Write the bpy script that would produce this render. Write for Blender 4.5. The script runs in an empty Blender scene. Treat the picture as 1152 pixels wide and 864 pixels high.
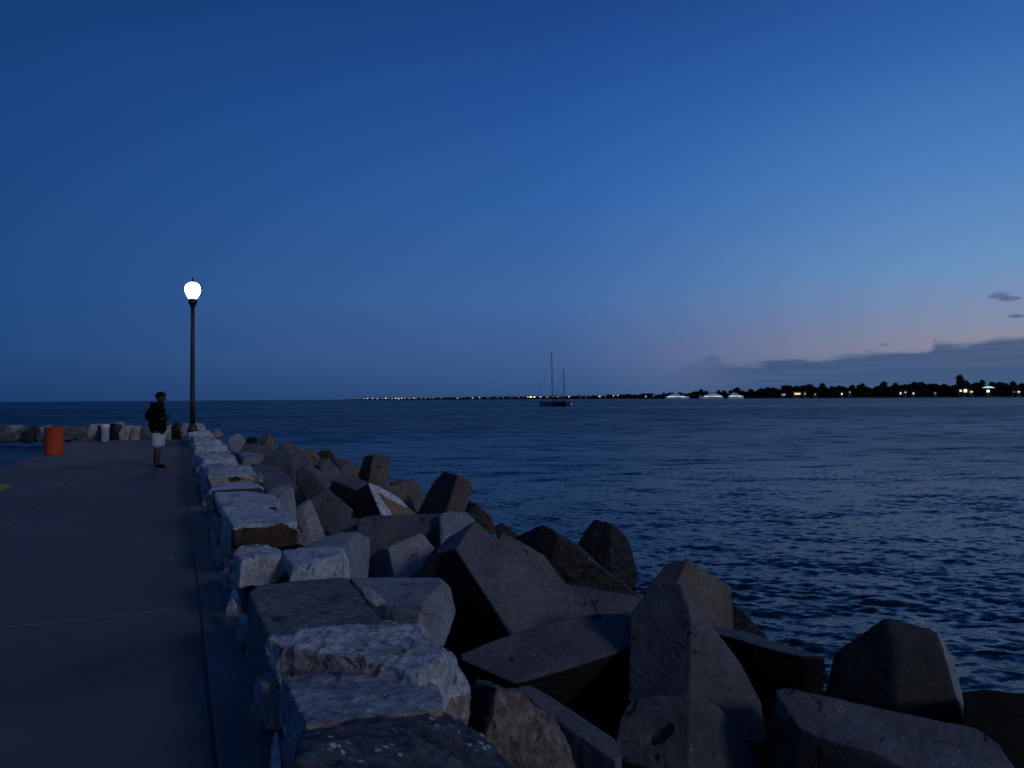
import bpy, bmesh, math, random
import numpy as np
from mathutils import Vector, Matrix, noise

random.seed(11)
rng = np.random.default_rng(5)
scene = bpy.context.scene
C = scene.collection
PI = math.pi

# ------------------------------------------------------------------ camera
F, CX, CY, EYE = 865.0, 576.0, 432.0, 1.57
PITCH, ROLL = math.atan(16.3/865), 0.0065
fwd = Vector((0, math.cos(PITCH), math.sin(PITCH)))
up0 = Vector((0, -math.sin(PITCH), math.cos(PITCH)))
rt = Vector((1, 0, 0))*math.cos(ROLL) - up0*math.sin(ROLL)
upv = up0*math.cos(ROLL) + Vector((1, 0, 0))*math.sin(ROLL)
EYEV = Vector((0, 0, EYE))
cam_d = bpy.data.cameras.new('camera')
cam = bpy.data.objects.new('camera', cam_d); C.objects.link(cam)
M = Matrix((rt, upv, -fwd)).transposed().to_4x4(); M.translation = EYEV
cam.matrix_world = M
cam_d.sensor_width = 36; cam_d.lens = F/1152*36
cam_d.clip_start = 0.05; cam_d.clip_end = 30000
scene.camera = cam

def ray(px, py):
    return rt*((px-CX)/F) + upv*((CY-py)/F) + fwd
def at(px, py, Y):
    d = ray(px, py); return EYEV + d*(Y/d.y)
def on(px, py, z):
    d = ray(px, py); return EYEV + d*((z-EYE)/d.z)
CO, SI = 0.917, 0.3987
def P(lat, al, z=0.0):
    return Vector((lat*CO-al*SI, lat*SI+al*CO, z))
PANG = math.atan2(SI, CO)

# ------------------------------------------------------------------ helpers
def lin(c):
    return tuple(((v/255)/12.92 if v/255 <= .04045 else ((v/255+.055)/1.055)**2.4) for v in c)+(1,)

def tag(o, label=None, cat=None, group=None, kind=None):
    if label: o['label'] = label
    if cat: o['category'] = cat
    if group: o['group'] = group
    if kind: o['kind'] = kind
    return o
def empty(name, loc, rz=0, label=None, cat=None, group=None):
    o = bpy.data.objects.new(name, None); C.objects.link(o)
    o.location = loc; o.rotation_euler = (0, 0, rz); o.empty_display_size = .2
    return tag(o, label, cat, group)
def link(name, me, mat, parent=None, smooth=False, loc=None):
    o = bpy.data.objects.new(name, me); C.objects.link(o)
    if mat is not None:
        for m in (mat if isinstance(mat, (list, tuple)) else [mat]):
            me.materials.append(m)
    if smooth:
        me.polygons.foreach_set('use_smooth', [True]*len(me.polygons))
    if parent is not None: o.parent = parent
    if loc is not None: o.location = loc
    return o
def bm_obj(name, bm, mat, parent=None, smooth=False, loc=None):
    me = bpy.data.meshes.new(name); bm.to_mesh(me); bm.free()
    return link(name, me, mat, parent, smooth, loc)
def box(bm, c, s, rz=0, taper=1.0):
    vs = []
    for dz in (-1, 1):
        k = taper if dz > 0 else 1
        for dx, dy in ((-1, -1), (1, -1), (1, 1), (-1, 1)):
            x, y = dx*s[0]/2*k, dy*s[1]/2*k
            vs.append(bm.verts.new((c[0]+x*math.cos(rz)-y*math.sin(rz), c[1]+x*math.sin(rz)+y*math.cos(rz), c[2]+dz*s[2]/2)))
    for f in ((3, 2, 1, 0), (4, 5, 6, 7), (0, 1, 5, 4), (1, 2, 6, 5), (2, 3, 7, 6), (3, 0, 4, 7)):
        bm.faces.new([vs[i] for i in f])
def tube(bm, p0, p1, r0, r1=None, n=8):
    r1 = r0 if r1 is None else r1
    p0, p1 = Vector(p0), Vector(p1); d = (p1-p0).normalized()
    a = d.orthogonal().normalized(); b = d.cross(a)
    r = [[bm.verts.new(p+(a*math.cos(2*PI*i/n)+b*math.sin(2*PI*i/n))*q) for i in range(n)] for p, q in ((p0, r0), (p1, r1))]
    for i in range(n):
        bm.faces.new((r[0][i], r[0][(i+1) % n], r[1][(i+1) % n], r[1][i]))
    bm.faces.new(r[0][::-1]); bm.faces.new(r[1])
def lathe(bm, prof, n=24, c=(0, 0, 0)):
    rings = []
    for r, z in prof:
        if r < 1e-5: rings.append([bm.verts.new((c[0], c[1], c[2]+z))])
        else: rings.append([bm.verts.new((c[0]+r*math.cos(2*PI*i/n), c[1]+r*math.sin(2*PI*i/n), c[2]+z)) for i in range(n)])
    for a, b in zip(rings, rings[1:]):
        for i in range(n):
            j = (i+1) % n
            if len(a) == 1 and len(b) == 1: continue
            if len(a) == 1: bm.faces.new((a[0], b[j], b[i]))
            elif len(b) == 1: bm.faces.new((a[i], a[j], b[0]))
            else: bm.faces.new((a[i], a[j], b[j], b[i]))
def clean(bm):
    bmesh.ops.recalc_face_normals(bm, faces=bm.faces[:]); return bm

# ------------------------------------------------------------------ materials
def newmat(name):
    m = bpy.data.materials.new(name); m.use_nodes = True
    nt = m.node_tree; b = nt.nodes['Principled BSDF']
    return m, nt, b
def nd(nt, t, **kw):
    n = nt.nodes.new(t)
    for k, v in kw.items(): setattr(n, k, v)
    return n
def plain(name, col, rough=.6, metal=0, bump=0, bscale=40, var=.12):
    m, nt, b = newmat(name)
    b.inputs['Roughness'].default_value = rough; b.inputs['Metallic'].default_value = metal
    tc = nd(nt, 'ShaderNodeTexCoord'); n = nd(nt, 'ShaderNodeTexNoise')
    n.inputs['Scale'].default_value = bscale*.2; n.inputs['Detail'].default_value = 4
    nt.links.new(tc.outputs['Object'], n.inputs['Vector'])
    r = nd(nt, 'ShaderNodeValToRGB')
    r.color_ramp.elements[0].position = .3; r.color_ramp.elements[1].position = .7
    r.color_ramp.elements[0].color = tuple(c*(1-var) for c in col[:3])+(1,)
    r.color_ramp.elements[1].color = tuple(min(1, c*(1+var)) for c in col[:3])+(1,)
    nt.links.new(n.outputs['Fac'], r.inputs['Fac']); nt.links.new(r.outputs['Color'], b.inputs['Base Color'])
    if bump:
        n2 = nd(nt, 'ShaderNodeTexNoise'); n2.inputs['Scale'].default_value = bscale; n2.inputs['Detail'].default_value = 5
        nt.links.new(tc.outputs['Object'], n2.inputs['Vector'])
        bp = nd(nt, 'ShaderNodeBump'); bp.inputs['Strength'].default_value = bump; bp.inputs['Distance'].default_value = .01
        nt.links.new(n2.outputs['Fac'], bp.inputs['Height']); nt.links.new(bp.outputs['Normal'], b.inputs['Normal'])
    return m
def emit(name, col, s):
    m, nt, b = newmat(name)
    b.inputs['Base Color'].default_value = (.8, .8, .8, 1)
    b.inputs['Emission Color'].default_value = tuple(col[:3])+(1,); b.inputs['Emission Strength'].default_value = s
    return m
def rock(name, c0, c1, stain=None, stain_amt=.45, scale=2.2, bump=.5, grain=60, rough=.85, speck=None, pits=.5, gs=1.0, fc=1.0):
    """mottled stone: large patches between two tones, brown stain patches, fine grain, pits and pale specks"""
    m, nt, b = newmat(name); L = nt.links.new
    b.inputs['Roughness'].default_value = rough
    b.inputs['Specular IOR Level'].default_value = .3
    tc = nd(nt, 'ShaderNodeTexCoord')
    inf = nd(nt, 'ShaderNodeObjectInfo')
    off = nd(nt, 'ShaderNodeVectorMath', operation='SCALE'); off.inputs['Scale'].default_value = 37.
    cmb = nd(nt, 'ShaderNodeCombineXYZ')
    L(inf.outputs['Random'], cmb.inputs[0]); L(inf.outputs['Random'], cmb.inputs[2])
    L(cmb.outputs[0], off.inputs[0])
    add = nd(nt, 'ShaderNodeVectorMath', operation='ADD')
    L(tc.outputs['Object'], add.inputs[0]); L(off.outputs[0], add.inputs[1])
    V = add.outputs[0]
    def nz(s, d=6, rg=.6, dist=0):
        n = nd(nt, 'ShaderNodeTexNoise'); n.inputs['Scale'].default_value = s; n.inputs['Detail'].default_value = d
        n.inputs['Roughness'].default_value = rg; n.inputs['Distortion'].default_value = dist; L(V, n.inputs['Vector']); return n
    def ramp(inp, p0, p1, a=(0, 0, 0, 1), z=(1, 1, 1, 1)):
        r = nd(nt, 'ShaderNodeValToRGB'); r.color_ramp.elements[0].position = p0; r.color_ramp.elements[1].position = p1
        r.color_ramp.elements[0].color = a; r.color_ramp.elements[1].color = z; L(inp, r.inputs['Fac']); return r.outputs['Color']
    def mix(f, a, z, mode='MIX'):
        x = nd(nt, 'ShaderNodeMix', data_type='RGBA', blend_type=mode)
        for s, v in ((x.inputs[0], f), (x.inputs[6], a), (x.inputs[7], z)):
            if hasattr(v, 'is_linked') or hasattr(v, 'links'): L(v, s)
            else: s.default_value = v
        return x.outputs[2]
    col = ramp(nz(scale, 8, .65).outputs['Fac'], .32, .68, tuple(c0)+(1,), tuple(c1)+(1,))
    fine = ramp(nz(grain*.4, 5, .7).outputs['Fac'], .35, .7, (1-.58*fc,)*3+(1,), (1+.5*fc,)*3+(1,))
    col = mix(.85, col, fine, 'MULTIPLY')
    if stain:
        s = ramp(nz(scale*.8, 5, .6, .6).outputs['Fac'], 1-stain_amt-.02, 1-stain_amt+.12)
        col = mix(s, col, tuple(stain)+(1,))
    pn = nz(grain*.12, 3, .5, 1.0)
    pit = ramp(pn.outputs['Fac'], .30, .36)
    if pits >= .1: col = mix(pit, tuple(c*.35 for c in c0)+(1,), col)
    if speck:
        vo = nd(nt, 'ShaderNodeTexVoronoi'); vo.inputs['Scale'].default_value = speck[1]; vo.inputs['Randomness'].default_value = 1; L(V, vo.inputs['Vector'])
        d = ramp(vo.outputs['Distance'], speck[2], speck[2]+.03, (1, 1, 1, 1), (0, 0, 0, 1))
        gate = ramp(nz(speck[1]*.35, 2).outputs['Fac'], .5, .54)
        f = mix(1.0, d, gate, 'MULTIPLY')
        col = mix(f, col, tuple(speck[0])+(1,))
    L(col, b.inputs['Base Color'])
    n1 = nz(grain*.2, 9, .7)
    bp = nd(nt, 'ShaderNodeBump'); bp.inputs['Strength'].default_value = bump; bp.inputs['Distance'].default_value = .03*gs
    L(n1.outputs['Fac'], bp.inputs['Height'])
    bp2 = nd(nt, 'ShaderNodeBump'); bp2.inputs['Strength'].default_value = pits; bp2.inputs['Distance'].default_value = .02*gs
    L(pit, bp2.inputs['Height']); L(bp.outputs['Normal'], bp2.inputs['Normal'])
    L(bp2.outputs['Normal'], b.inputs['Normal'])
    return m

M_white = rock('pale_limestone', (.46, .45, .45), (.86, .85, .85), (.34, .25, .18), .32, 4.0, 1.0, 60, gs=2.2)
M_blue = rock('grey_limestone', (.26, .26, .28), (.56, .56, .58), (.22, .15, .10), .33, 3.0, .9, 60, gs=1.5)
M_shell = rock('shelly_stone', (.045, .048, .055), (.22, .23, .25), (.09, .07, .055), .3, 9.0, 1.0, 60, speck=((.75, .76, .78), 22, .20), gs=2.0)
M_warm = rock('warm_lit_broken_stone', (.28, .20, .17), (.52, .42, .36), (.20, .10, .05), .40, 6.0, .9, 60)  # warm tint stands for light on the broken fronts
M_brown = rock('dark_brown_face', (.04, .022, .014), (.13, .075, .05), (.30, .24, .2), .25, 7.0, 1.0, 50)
M_slab = rock('weathered_slab', (.10, .095, .09), (.22, .21, .20), (.06, .05, .045), .35, 3.0, .5, 60, pits=.8)
M_conc = rock('block_concrete', (.085, .083, .085), (.185, .18, .18), (.07, .056, .048), .33, 1.8, .8, 50, speck=((.42, .42, .42), 11, .06), fc=.55)
M_concb = rock('brown_concrete', (.12, .092, .08), (.21, .165, .14), (.085, .055, .035), .35, 1.3, .7, 50, fc=.55)
M_concl = rock('light_concrete', (.21, .20, .20), (.40, .385, .385), (.17, .13, .10), .28, 2.2, .8, 50, fc=.55)
M_lumpy = rock('lumpy_conglomerate', (.14, .10, .085), (.36, .28, .24), (.10, .05, .03), .3, 9.0, 1.0, 45, gs=1.6)
M_wet = rock('wet_weedy_rock', (.008, .007, .007), (.034, .028, .023), (.02, .03, .012), .3, 3.0, .9, 50, rough=.42, speck=((.5, .5, .48), 12, .09))
M_weed = rock('orange_weed_rock', (.03, .016, .006), (.12, .06, .015), (.05, .07, .01), .4, 3.0, .9, 50, rough=.5)
M_wetshade = rock('damp_shaded_concrete', (.022, .021, .022), (.058, .053, .053), (.035, .025, .015), .35, 1.6, .7, 50, rough=.6, fc=.55)  # damp tone, also patched on block sides as painted shade
M_paint = rock('white_painted_patch', (.5, .5, .52), (.75, .75, .77), None, 0, 4, .3, 50)
M_orange = rock('rusty_concrete', (.26, .15, .09), (.34, .22, .15), (.40, .17, .05), .35, 2.0, .4, 50)
M_mound = rock('breakwater_core', (.003, .003, .003), (.012, .011, .011), None, 0, 2.0, .8, 30)  # near black, so the shade of gaps is in its colour
M_deck = rock('deck_concrete', (.095, .10, .108), (.135, .14, .147), (.07, .074, .08), .42, .38, .2, 120, pits=.08, rough=.9, gs=.5, fc=.25)
M_deck2 = rock('kerb_concrete', (.11, .12, .13), (.15, .162, .172), (.10, .105, .11), .35, .6, .2, 120, pits=.08, gs=.5, fc=.3)
M_yellow = rock('worn_yellow_paint', (.42, .30, .05), (.60, .43, .08), (.2, .18, .14), .35, 5, .2, 120)

# ------------------------------------------------------------------ stones traced as solid blocks
def voxelise(me, size, sm=3):
    o = bpy.data.objects.new('tmp', me); C.objects.link(o)
    r = o.modifiers.new('r', 'REMESH'); r.mode = 'VOXEL'; r.voxel_size = size
    s = o.modifiers.new('s', 'SMOOTH'); s.factor = .5; s.iterations = sm
    dg = bpy.context.evaluated_depsgraph_get()
    m2 = bpy.data.meshes.new_from_object(o.evaluated_get(dg), depsgraph=dg)
    bpy.data.objects.remove(o)
    return m2

def inpoly(x, y, poly):
    c = False; n = len(poly)
    for i in range(n):
        x1, y1 = poly[i]; x2, y2 = poly[(i+1) % n]
        if (y1 > y) != (y2 > y) and x < (x2-x1)*(y-y1)/(y2-y1)+x1: c = not c
    return c
def project(p):
    q = p-EYEV; d = q.dot(fwd)
    return CX+q.dot(rt)/d*F, CY-q.dot(upv)/d*F
U = (0, 0, 1); FR = (.1, -1, .15); RI = (.85, -.5, .2); LE = (-1, -.25, .05)

def stone_mesh(name, mats, pts, patches, amp, vox, sm, cen, dents=(), freq=1.0):
    bm = bmesh.new()
    for p in pts: bm.verts.new(p)
    res = bmesh.ops.convex_hull(bm, input=bm.verts[:])
    bmesh.ops.delete(bm, geom=[v for v in bm.verts if not v.link_faces], context='VERTS')
    clean(bm)
    me = bpy.data.meshes.new('hull'); bm.to_mesh(me); bm.free()
    m = voxelise(me, vox, sm); m.name = name
    n = len(m.vertices)
    co = np.empty(n*3); m.vertices.foreach_get('co', co); co = co.reshape(-1, 3)
    no = np.empty(n*3); m.vertices.foreach_get('normal', no); no = no.reshape(-1, 3)
    off = Vector((random.uniform(-50, 50), random.uniform(-50, 50), random.uniform(-50, 50)))
    size = max(np.ptp(co, axis=0))
    k1 = 2.2/size*freq
    for i in range(n):
        v = Vector(co[i])
        a = noise.fractal(v*k1+off, 1.0, 2.0, 5)*1.0
        b_ = noise.ridged_multi_fractal(v*k1*3+off, .9, 2.1, 3, 1.0, 2.0)-1.2
        e_ = noise.noise(v*k1*9+off)
        d = amp*(a+.25*b_)-amp*.9*max(0, e_-.28)
        for poly, dep in dents:
            x, y = project(v)
            if inpoly(x, y, poly) and no[i].dot(np.array((v-EYEV).normalized())) < -.1: d -= dep
        co[i] += no[i]*d
    co -= np.array(cen)
    m.vertices.foreach_set('co', co.ravel())
    for x in mats: m.materials.append(x)
    if len(mats) > 1:
        c2 = co+np.array(cen)
        for p in m.polygons:
            v = Vector(c2[list(p.vertices)].mean(axis=0)); x, y = project(v)
            if p.normal.dot((v-EYEV)) > 0: continue
            for poly, mi in patches:
                if inpoly(x, y, poly): p.material_index = mi
    m.polygons.foreach_set('use_smooth', [True]*len(m.polygons))
    m.update()
    return m

ALLB = []
def block(label, faces, Z=None, z=None, mat=M_conc, T=None, amp=.012, group=None, name='concrete_block', cat='concrete block',
          patches=(), dents=(), sm=1, freq=1.0, parent=None, voxpx=1.55):
    """faces: [(pixel outline, outward normal hint)], first pixel of the first face sits at depth Z (or on height z)"""
    px0 = faces[0][0][0]
    A = at(px0[0], px0[1], Z) if Z else on(px0[0], px0[1], z)
    Z0 = A.y
    sol = {}
    def key(q):
        for k in sol:
            if abs(k[0]-q[0])+abs(k[1]-q[1]) <= 2.2: return k
        return None
    sol[px0] = A
    for outline, nh in faces:
        nv = Vector(nh).normalized()
        kn = [sol[key(q)] for q in outline if key(q)]
        o0 = kn[0] if kn else A
        if len(kn) >= 2:
            far = max(kn, key=lambda p: (p-o0).length); e = far-o0
            if e.length > 1e-4:
                e.normalize(); nv = (nv-e*nv.dot(e)).normalized()
        for q in outline:
            if key(q): continue
            d = ray(*q); den = nv.dot(d)
            t = nv.dot(o0-EYEV)/den if abs(den) > 1e-4 else -1
            Y = d.y*t
            Y = min(max(Y, Z0*.72), Z0*1.4) if Y > 0 else Z0*1.4
            sol[q] = EYEV+d*(Y/d.y)
    pts = list(sol.values())
    cen = sum(pts, Vector())/len(pts)
    size = max((p-q).length for p in pts for q in pts)
    w = (max(k[0] for k in sol)-min(k[0] for k in sol))/F*Z0
    h = (max(k[1] for k in sol)-min(k[1] for k in sol))/F*Z0
    T = T if T else .75*min(size, max(w, h))
    back = []
    for p in pts:
        q = cen+(p-cen)*.86; back.append(q+(q-EYEV).normalized()*T)
    allp = pts+back
    zmin = min(p.z for p in allp)
    base = Vector((cen.x, cen.y, zmin)) if parent is None else Vector(parent.location)
    mats = [mat]+[m for _, m in patches]
    pt = [(poly, i+1) for i, (poly, _) in enumerate(patches)]
    vox = max(voxpx*Z0/F, size/110, .008)
    me = stone_mesh(name, mats, allp, pt, amp, vox, sm, base, dents, freq)
    o = bpy.data.objects.new(name, me); C.objects.link(o)
    if parent is not None: o.parent = parent
    else:
        o.location = base; tag(o, label, cat, group)
    ALLB.append(o)
    return o

GW = 'stones capping the low wall along the pier'
GB = 'concrete armour blocks heaped beside the pier'
def cap(label, faces, z=.5, **k):
    k.setdefault('mat', M_white); k.setdefault('amp', .024); k.setdefault('group', GW)
    k.setdefault('name', 'wall_stone'); k.setdefault('cat', 'stone'); k.setdefault('T', .3); k.setdefault('freq', 2.3)
    return block(label, faces, z=z, **k)

# --- capping stones, near to far
cap('dark mottled cap stone dotted with white shells, nearest at the bottom of the photo',
    [([(344, 826), (390, 812), (440, 803), (500, 803), (530, 817), (560, 843), (600, 885), (640, 960), (400, 980), (338, 900)], U),
     ([(344, 826), (338, 900), (330, 960), (325, 890), (332, 850)], LE)], z=.47, mat=M_shell, amp=.018, T=.35, freq=5.0)
cap('flat blue-grey cap stone with a dark slit, just behind the shell-dotted stone',
    [([(345, 815), (318, 763), (374, 752), (421, 748), (472, 758), (495, 771), (499, 785), (499, 798), (430, 805)], U),
     ([(345, 815), (430, 805), (499, 798), (500, 812), (430, 822), (345, 833)], FR),
     ([(318, 763), (345, 815), (345, 833), (337, 850), (330, 851), (322, 837), (315, 799), (313, 776)], LE)],
    mat=M_blue, patches=[([(345, 814), (430, 803), (499, 797), (502, 815), (430, 826), (345, 838)], M_warm)],  # warm light on the front painted as a tint
    dents=[([(400, 788), (408, 784), (420, 782), (430, 783), (436, 781), (433, 786), (424, 787), (418, 790), (410, 788)], .03)], amp=.010)
cap('big rough white cap stone with jagged right side, third from the bottom',
    [([(313, 725), (302, 717), (335, 711), (393, 703), (434, 703), (460, 700), (485, 718), (506, 730), (494, 745), (472, 755), (428, 747), (378, 736)], U),
     ([(313, 725), (378, 736), (428, 747), (472, 755), (474, 776), (421, 778), (374, 775), (318, 775), (312, 762)], FR),
     ([(506, 730), (517, 750), (532, 779), (530, 815), (500, 822), (474, 776), (472, 755), (494, 745)], RI),
     ([(302, 717), (313, 725), (312, 762), (305, 756)], LE)], z=.55,
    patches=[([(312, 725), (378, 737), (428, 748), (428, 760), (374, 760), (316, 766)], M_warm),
             ([(508, 785), (533, 780), (532, 820), (500, 820), (500, 800)], M_warm)],  # warm light of front and right side put into the colour
    dents=[([(385, 740), (400, 738), (418, 744), (415, 752), (400, 755), (388, 750)], .03)], amp=.022, T=.4, freq=4.5)
cap('broad flat dark concrete slab with worn pits, between two white stones',
    [([(286, 680), (280, 666), (290, 659), (327, 654), (386, 649), (392, 651), (430, 699), (436, 710), (303, 719)], U),
     ([(286, 680), (303, 719), (308, 765), (306, 770), (281, 759), (278, 720), (280, 666)], LE)],
    mat=M_slab, amp=.004, sm=2, T=.3,
    dents=[([(300, 696), (312, 695), (320, 698), (310, 699)], .012), ([(342, 692), (352, 693), (358, 696), (348, 695)], .012),
           ([(353, 660), (359, 662), (358, 664)], .012)])
cap('rounded white stone with a pale broken front, left of a similar pair',
    [([(273, 630), (263, 621), (272, 616), (289, 612), (303, 614), (315, 618), (313, 623), (299, 625)], U),
     ([(273, 630), (299, 625), (313, 623), (322, 633), (324, 642), (307, 656), (287, 660), (268, 662)], FR),
     ([(263, 621), (273, 630), (268, 662), (262, 655)], LE)], z=.5, amp=.020, T=.35)
cap('white squarish stone with a thin vertical crack on its left, beside the rounded one',
    [([(330, 638), (317, 619), (355, 616), (385, 615), (387, 618), (378, 625), (339, 633)], U),
     ([(330, 638), (339, 633), (378, 625), (387, 618), (392, 628), (393, 651), (343, 654), (326, 656)], FR)], z=.5, amp=.010, T=.3)
cap('tall pale stone behind the white squarish one with a smooth lit right side',
    [([(387, 614), (383, 616), (341, 616), (366, 603), (385, 599), (400, 598)], U),
     ([(387, 614), (400, 598), (415, 604), (417, 610), (415, 651), (393, 655), (391, 625)], RI)], z=.38, amp=.012, mat=M_concl, T=.45)
cap('cap stone with pale top over a dark brown broken front',
    [([(261, 590), (250, 573), (271, 572), (295, 571), (313, 575), (333, 579), (334, 587), (314, 587), (283, 589)], U),
     ([(261, 590), (283, 589), (314, 587), (334, 587), (334, 613), (315, 617), (290, 615), (262, 614)], FR),
     ([(250, 573), (261, 590), (262, 614), (253, 630), (251, 646), (248, 615)], LE)], z=.53, amp=.013, T=.35,
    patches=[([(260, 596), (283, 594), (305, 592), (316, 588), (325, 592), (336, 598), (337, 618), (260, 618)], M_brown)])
cap('white-topped cap stone with bright chipped corners behind the brown-fronted one',
    [([(250, 572), (243, 562), (240, 553), (266, 551), (298, 555), (311, 558), (316, 561), (310, 569), (280, 570)], U),
     ([(250, 572), (280, 570), (310, 569), (316, 561), (316, 577), (295, 580), (250, 580)], FR),
     ([(240, 553), (250, 572), (249, 582), (243, 572)], LE)], z=.5, amp=.012, T=.3)
cap('thin layered cap stone with a narrow shadowed underside',
    [([(240, 550), (232, 556), (236, 546), (240, 544), (258, 543), (284, 541), (293, 545), (297, 549), (270, 548)], U),
     ([(240, 550), (270, 548), (297, 549), (298, 556), (266, 557), (241, 556)], FR)], z=.5, amp=.012, T=.3,
    patches=[([(238, 552), (270, 550), (292, 549), (298, 552), (298, 560), (238, 560)], M_brown)])  # underside shadow painted in dark brown
cap('cap stone with warm broken front and a dark hollow in it',
    [([(233, 537), (233, 533), (238, 530), (253, 528), (284, 528), (288, 533), (270, 535)], U),
     ([(233, 537), (270, 535), (288, 533), (291, 541), (284, 544), (238, 547)], FR)], z=.5, amp=.012, T=.35,
    patches=[([(230, 538), (270, 536), (292, 534), (292, 548), (230, 548)], M_warm), ([(257, 538), (266, 536), (272, 539), (266, 542), (257, 541)], M_brown)],  # front's warm light and the hollow's shade are painted in
    dents=[([(257, 538), (266, 536), (272, 539), (266, 542), (257, 541)], .04)])
cap('small knobbly stone wedged at the right end of the hollowed cap stone',
    [([(284, 537), (292, 531), (299, 538), (295, 544), (287, 543)], (0, -1, .5))], z=.42, mat=M_warm, amp=.01, T=.2, name='small_stone')

# --- far capping stones, one after another up to the lamp
al = 12.35
i = 0
while al < 33.2:
    ln = random.uniform(.62, 1.0); wd = random.uniform(.5, .72); h = random.uniform(.38, .56); th = random.uniform(.24, .45)
    if 30.2 < al < 31.2: h = .5; th = .4
    c = P(.36+wd/2+random.uniform(-.03, .05), al+ln/2, 0)
    pts = []
    for sx in (-1, 1):
        for sy in (-1, 1):
            for sz in (0, 1):
                j = lambda a: random.uniform(-a, a)
                p = Vector((sx*wd/2*(1-.05*sz)+j(.05), sy*ln/2*.97+j(.05), (h-th if sz == 0 else h)+j(.03)))
                pts.append(P(.36+wd/2, al+ln/2, 0)+Vector((p.x*CO-p.y*SI, p.x*SI+p.y*CO, p.z)))
    near = al < 20
    me = stone_mesh('wall_stone', [M_white if i % 4 else M_blue], pts, [], .042, .03, 2, c, freq=2.0)
    o = bpy.data.objects.new('wall_stone', me); C.objects.link(o); o.location = c
    tag(o, 'pale irregular cap stone in the far run of the wall towards the lamp', 'stone', 'pale cap stones on the far part of the wall')
    al += ln*1.08; i += 1

# knobbly pale stone just past the lamp foot
cap('pale mushroom-shaped stone standing up near the foot of the lamp',
    [([(236, 491), (240, 484), (245, 482), (249, 485), (252, 490), (246, 493), (240, 493)], (0, -1, .4))], Z=None, z=.45, mat=M_warm, amp=.02, T=.3, name='small_stone')

# --- little rubble stones packed in the pier side of the wall
bases = []
for k in range(5):
    pts = [Vector((random.uniform(-.5, .5), random.uniform(-.5, .5), random.uniform(-.5, .5))) for _ in range(12)]
    pts += [Vector((sx*.45, sy*.4, sz*.4)) for sx in (-1, 1) for sy in (-1, 1) for sz in (-1, 1)]
    pts = [Vector((p.x+random.uniform(-.12, .12), p.y+random.uniform(-.12, .12), p.z+random.uniform(-.12, .12))) for p in pts]
    m = stone_mesh('rubble', [M_blue if k == 2 else M_white], pts, [], .05, .06, 1, Vector((0, 0, 0)))
    bases.append(m)
al = 2.3
while al < 30:
    for zz in (.0, .2):
        if random.random() < .38: continue
        s = random.uniform(.10, .21)*(1 if al < 12 else 1.3)
        o = bpy.data.objects.new('rubble_stone', random.choice(bases)); C.objects.link(o)
        o.location = P(.345+random.uniform(-.02, .035)+.05, al+random.uniform(-.1, .1), zz+s*.42)
        o.scale = (s*.55, s*1.0, s*random.uniform(.85, 1.25)); o.rotation_euler = (random.uniform(-.5, .5), random.uniform(-.3, .3), PANG+random.uniform(-.4, .4))
        tag(o, 'small rubble stone packed into the pier side of the wall', 'stone', 'rubble packed under the cap stones')
    al += random.uniform(.27, .40) if al < 12 else .45

# specific slivers seen low on the wall
for lab, poly in (('pointed slab standing on edge at the wall foot beside the dark slab', [(287, 767), (300, 762), (305, 775), (305, 795), (297, 816), (290, 800), (286, 780)]),
                  ('thin leaning slab at the wall foot, nearest the bottom edge', [(303, 860), (308, 825), (313, 820), (316, 850), (318, 880), (306, 890)]),
                  ('small pale slab at the wall foot below the rounded white stone', [(253, 690), (257, 676), (262, 673), (267, 680), (267, 694), (256, 695)]),
                  ('long upright stone face under the rounded white stone', [(262, 662), (268, 664), (270, 680), (266, 697), (262, 690), (258, 672)]),
                  ('small round stone filling the gap left of the dark slab', [(268, 700), (272, 690), (278, 692), (279, 706), (273, 714), (268, 708)])):
    d = on(poly[0][0], poly[0][1], .1)
    block(lab, [(poly, (-.7, -1, .5))], Z=d.y*.975, mat=M_white, amp=.004, T=.2, name='wedge_stone', cat='stone', group='odd slabs at the wall foot')

# ------------------------------------------------------------------ armour blocks
def arm(label, Z, faces, **k):
    k.setdefault('group', GB)
    return block(label, faces, Z=Z, **k)
NR = (.75, -.6, .35); NF = (.25, -1, .3); NLD = (-.9, -.55, -.1); NU = (.1, -.3, 1)

arm('pale squared block with a cracked lit end beside the dark slab', 4.9,
    [([(476, 678), (434, 681), (405, 664), (393, 650), (495, 649), (500, 653)], U),
     ([(476, 678), (500, 653), (507, 661), (513, 688), (507, 712), (501, 727), (485, 735), (465, 730), (470, 700)], NR),
     ([(434, 681), (476, 678), (470, 700), (465, 730), (430, 715)], FR)], mat=M_concl, amp=.012, T=.5,
    patches=[([(430, 682), (476, 679), (478, 682), (472, 692), (468, 710), (430, 706)], M_slab)],
    dents=[([(476, 688), (492, 691), (500, 694), (495, 696), (480, 692)], .02)])
arm('small angular stone lying on the pale squared block', 4.75,
    [([(403, 661), (410, 659), (420, 664), (435, 679), (421, 682), (410, 673)], (0, -1, .9))], mat=M_blue, T=.12, name='small_stone', cat='stone', group='loose stones on the blocks')
arm('rough brown conglomerate boulder at the bottom of the photo', 4.1,
    [([(559, 770), (581, 778), (600, 791), (621, 808), (630, 829), (652, 866), (668, 900), (610, 930), (540, 850), (544, 826), (556, 803)], (.45, -1, .45)),
     ([(559, 770), (536, 767), (529, 776), (532, 810), (544, 826), (556, 803)], NLD)], mat=M_lumpy, amp=.03, T=.5, freq=2.0,
    name='boulder', cat='boulder', group=None, patches=[([(528, 765), (557, 768), (556, 803), (546, 830), (520, 830)], M_wetshade)])  # left side's shade painted as darker concrete
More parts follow.
